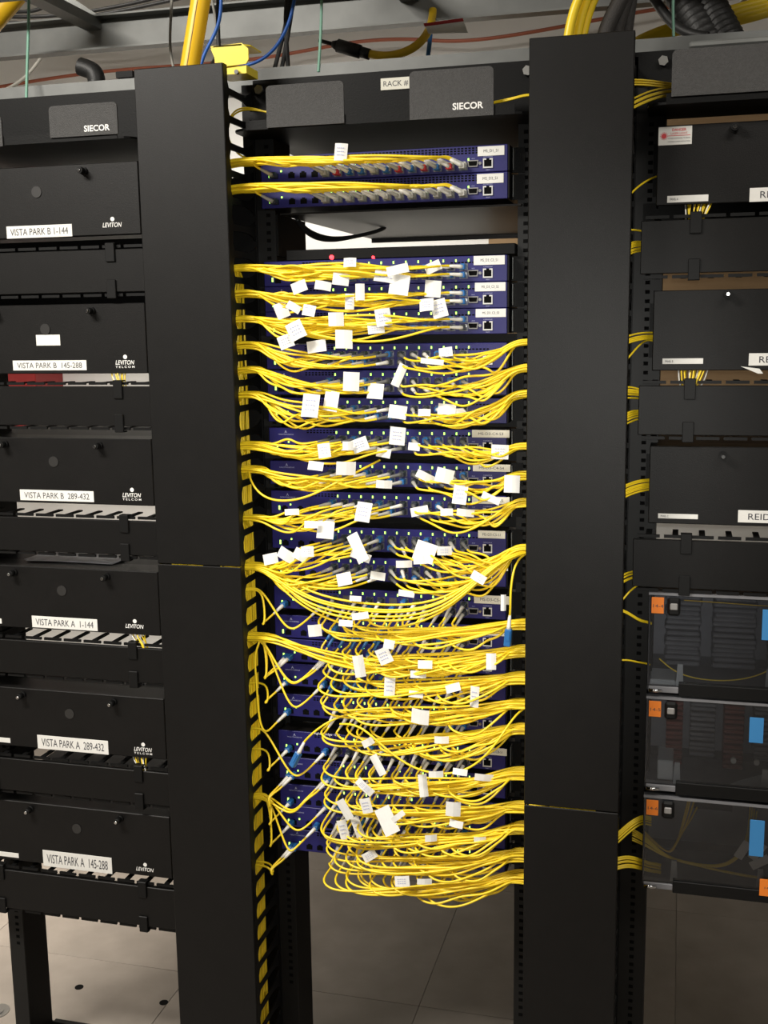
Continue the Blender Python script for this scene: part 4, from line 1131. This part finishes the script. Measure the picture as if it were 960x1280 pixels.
# black plug with yellow sleeve on a lead
lead = thing('power_lead', 'short yellow lead with a black plug hanging from the ladder', 'cable', at(480, 70, .3))
L0 = lead.location
MB().tube([p - L0 for p in bspline([at(460, 67, .3), at(480, 71, .3), at(505, 67, .3), at(525, 55, .3), at(537, 38, .34), at(540, 24, .43), at(541, 18, .44), at(541, 12, .445)], 8)], .0085, 10).build('jacket', 'yellow_old', lead)
p0, p1 = at(462, 68, .3) - L0, at(415, 55, .3) - L0
MB().cyl(p0, p0 + (p1 - p0) * .25, .011, 12).cyl(p0 + (p1 - p0) * .25, p0 + (p1 - p0) * .85, .0135, 12).cyl(p0 + (p1 - p0) * .85, p1, .011, 12, .006).build('plug', 'jacket_black', lead)
MB().cyl(p1, p1 + (p1 - p0) * .35, .004, 8).build('tip', 'jacket_black', lead)
p = at(557, 35, .3)
tg = MB().prism([(-.045, .012), (.035, .016), (.045, -.012), (-.035, -.008)], 'y', 0, .002).build('hanging_tag', 'paper', None, (p.x, .3, p.z)); tag(tg, 'small card with a dark red edge hanging under the ladder', 'tag')
MB().prism([(-.045, .012), (.035, .016), (.037, .010), (-.043, .006)], 'y', -.0008, 0).build('red_edge', 'red_box', tg)
# black conduit elbow and post over the left rack
cl = thing('cable_gland', 'black elbow fitting standing above the left rack', 'fitting', at(121, 118, .12))
L0 = cl.location
MB().cyl((0, 0, -.01), (0, 0, .018), .010, 12).build('neck', 'jacket_black', cl)
MB().tube([p for p in bspline([(0, 0, .012), (0.002, 0, .03), (-.004, 0, .045), (-.022, 0, .052), (-.034, 0, .056)], 6)], .018, 12).build('elbow', 'jacket_black', cl)
MB().cyl((0, 0, .010), (0, 0, .015), .0125, 14).build('collar', 'strut', cl)
MB().cyl((-.024, -.012, .053), (-.024, .012, .053), .006, 8).build('bolt', 'chrome', cl)
po = thing('support_post', 'short black post between the left rack and the ladder', 'post', (at(160, 112, .12).x, .12, 2.10))
MB().box(-.010, .010, -.01, .01, 0, .055).build('post', 'rack_black', po); MB().box(-.018, .018, -.014, .014, .048, .06).build('head', 'rack_black', po)

# ------------------------------------------------------------------ things behind the left rack
q = rect(9, 470, 46.5, 545, 1.8)
tag(MB().rbox(q[0], q[1], 1.8, WALLY, q[2] - .05, q[3] + .05, .003).build('red_box', 'red_box'), 'dark red wall box seen through the slots of the left rack', 'box')
q0 = PT[3]
ps = thing('loose_papers', 'printed papers lying on top of the panel labelled A 1-144', 'papers', (-.96, .06, q0 + .0015))
for k in range(3):
    o = MB().box(-.10, .10, -.07, .075, k * .0008, k * .0008 + .0006).build('sheet', 'paper_print', ps, (jit(.012), 0, 0)); o.rotation_euler[2] = jit(.12)
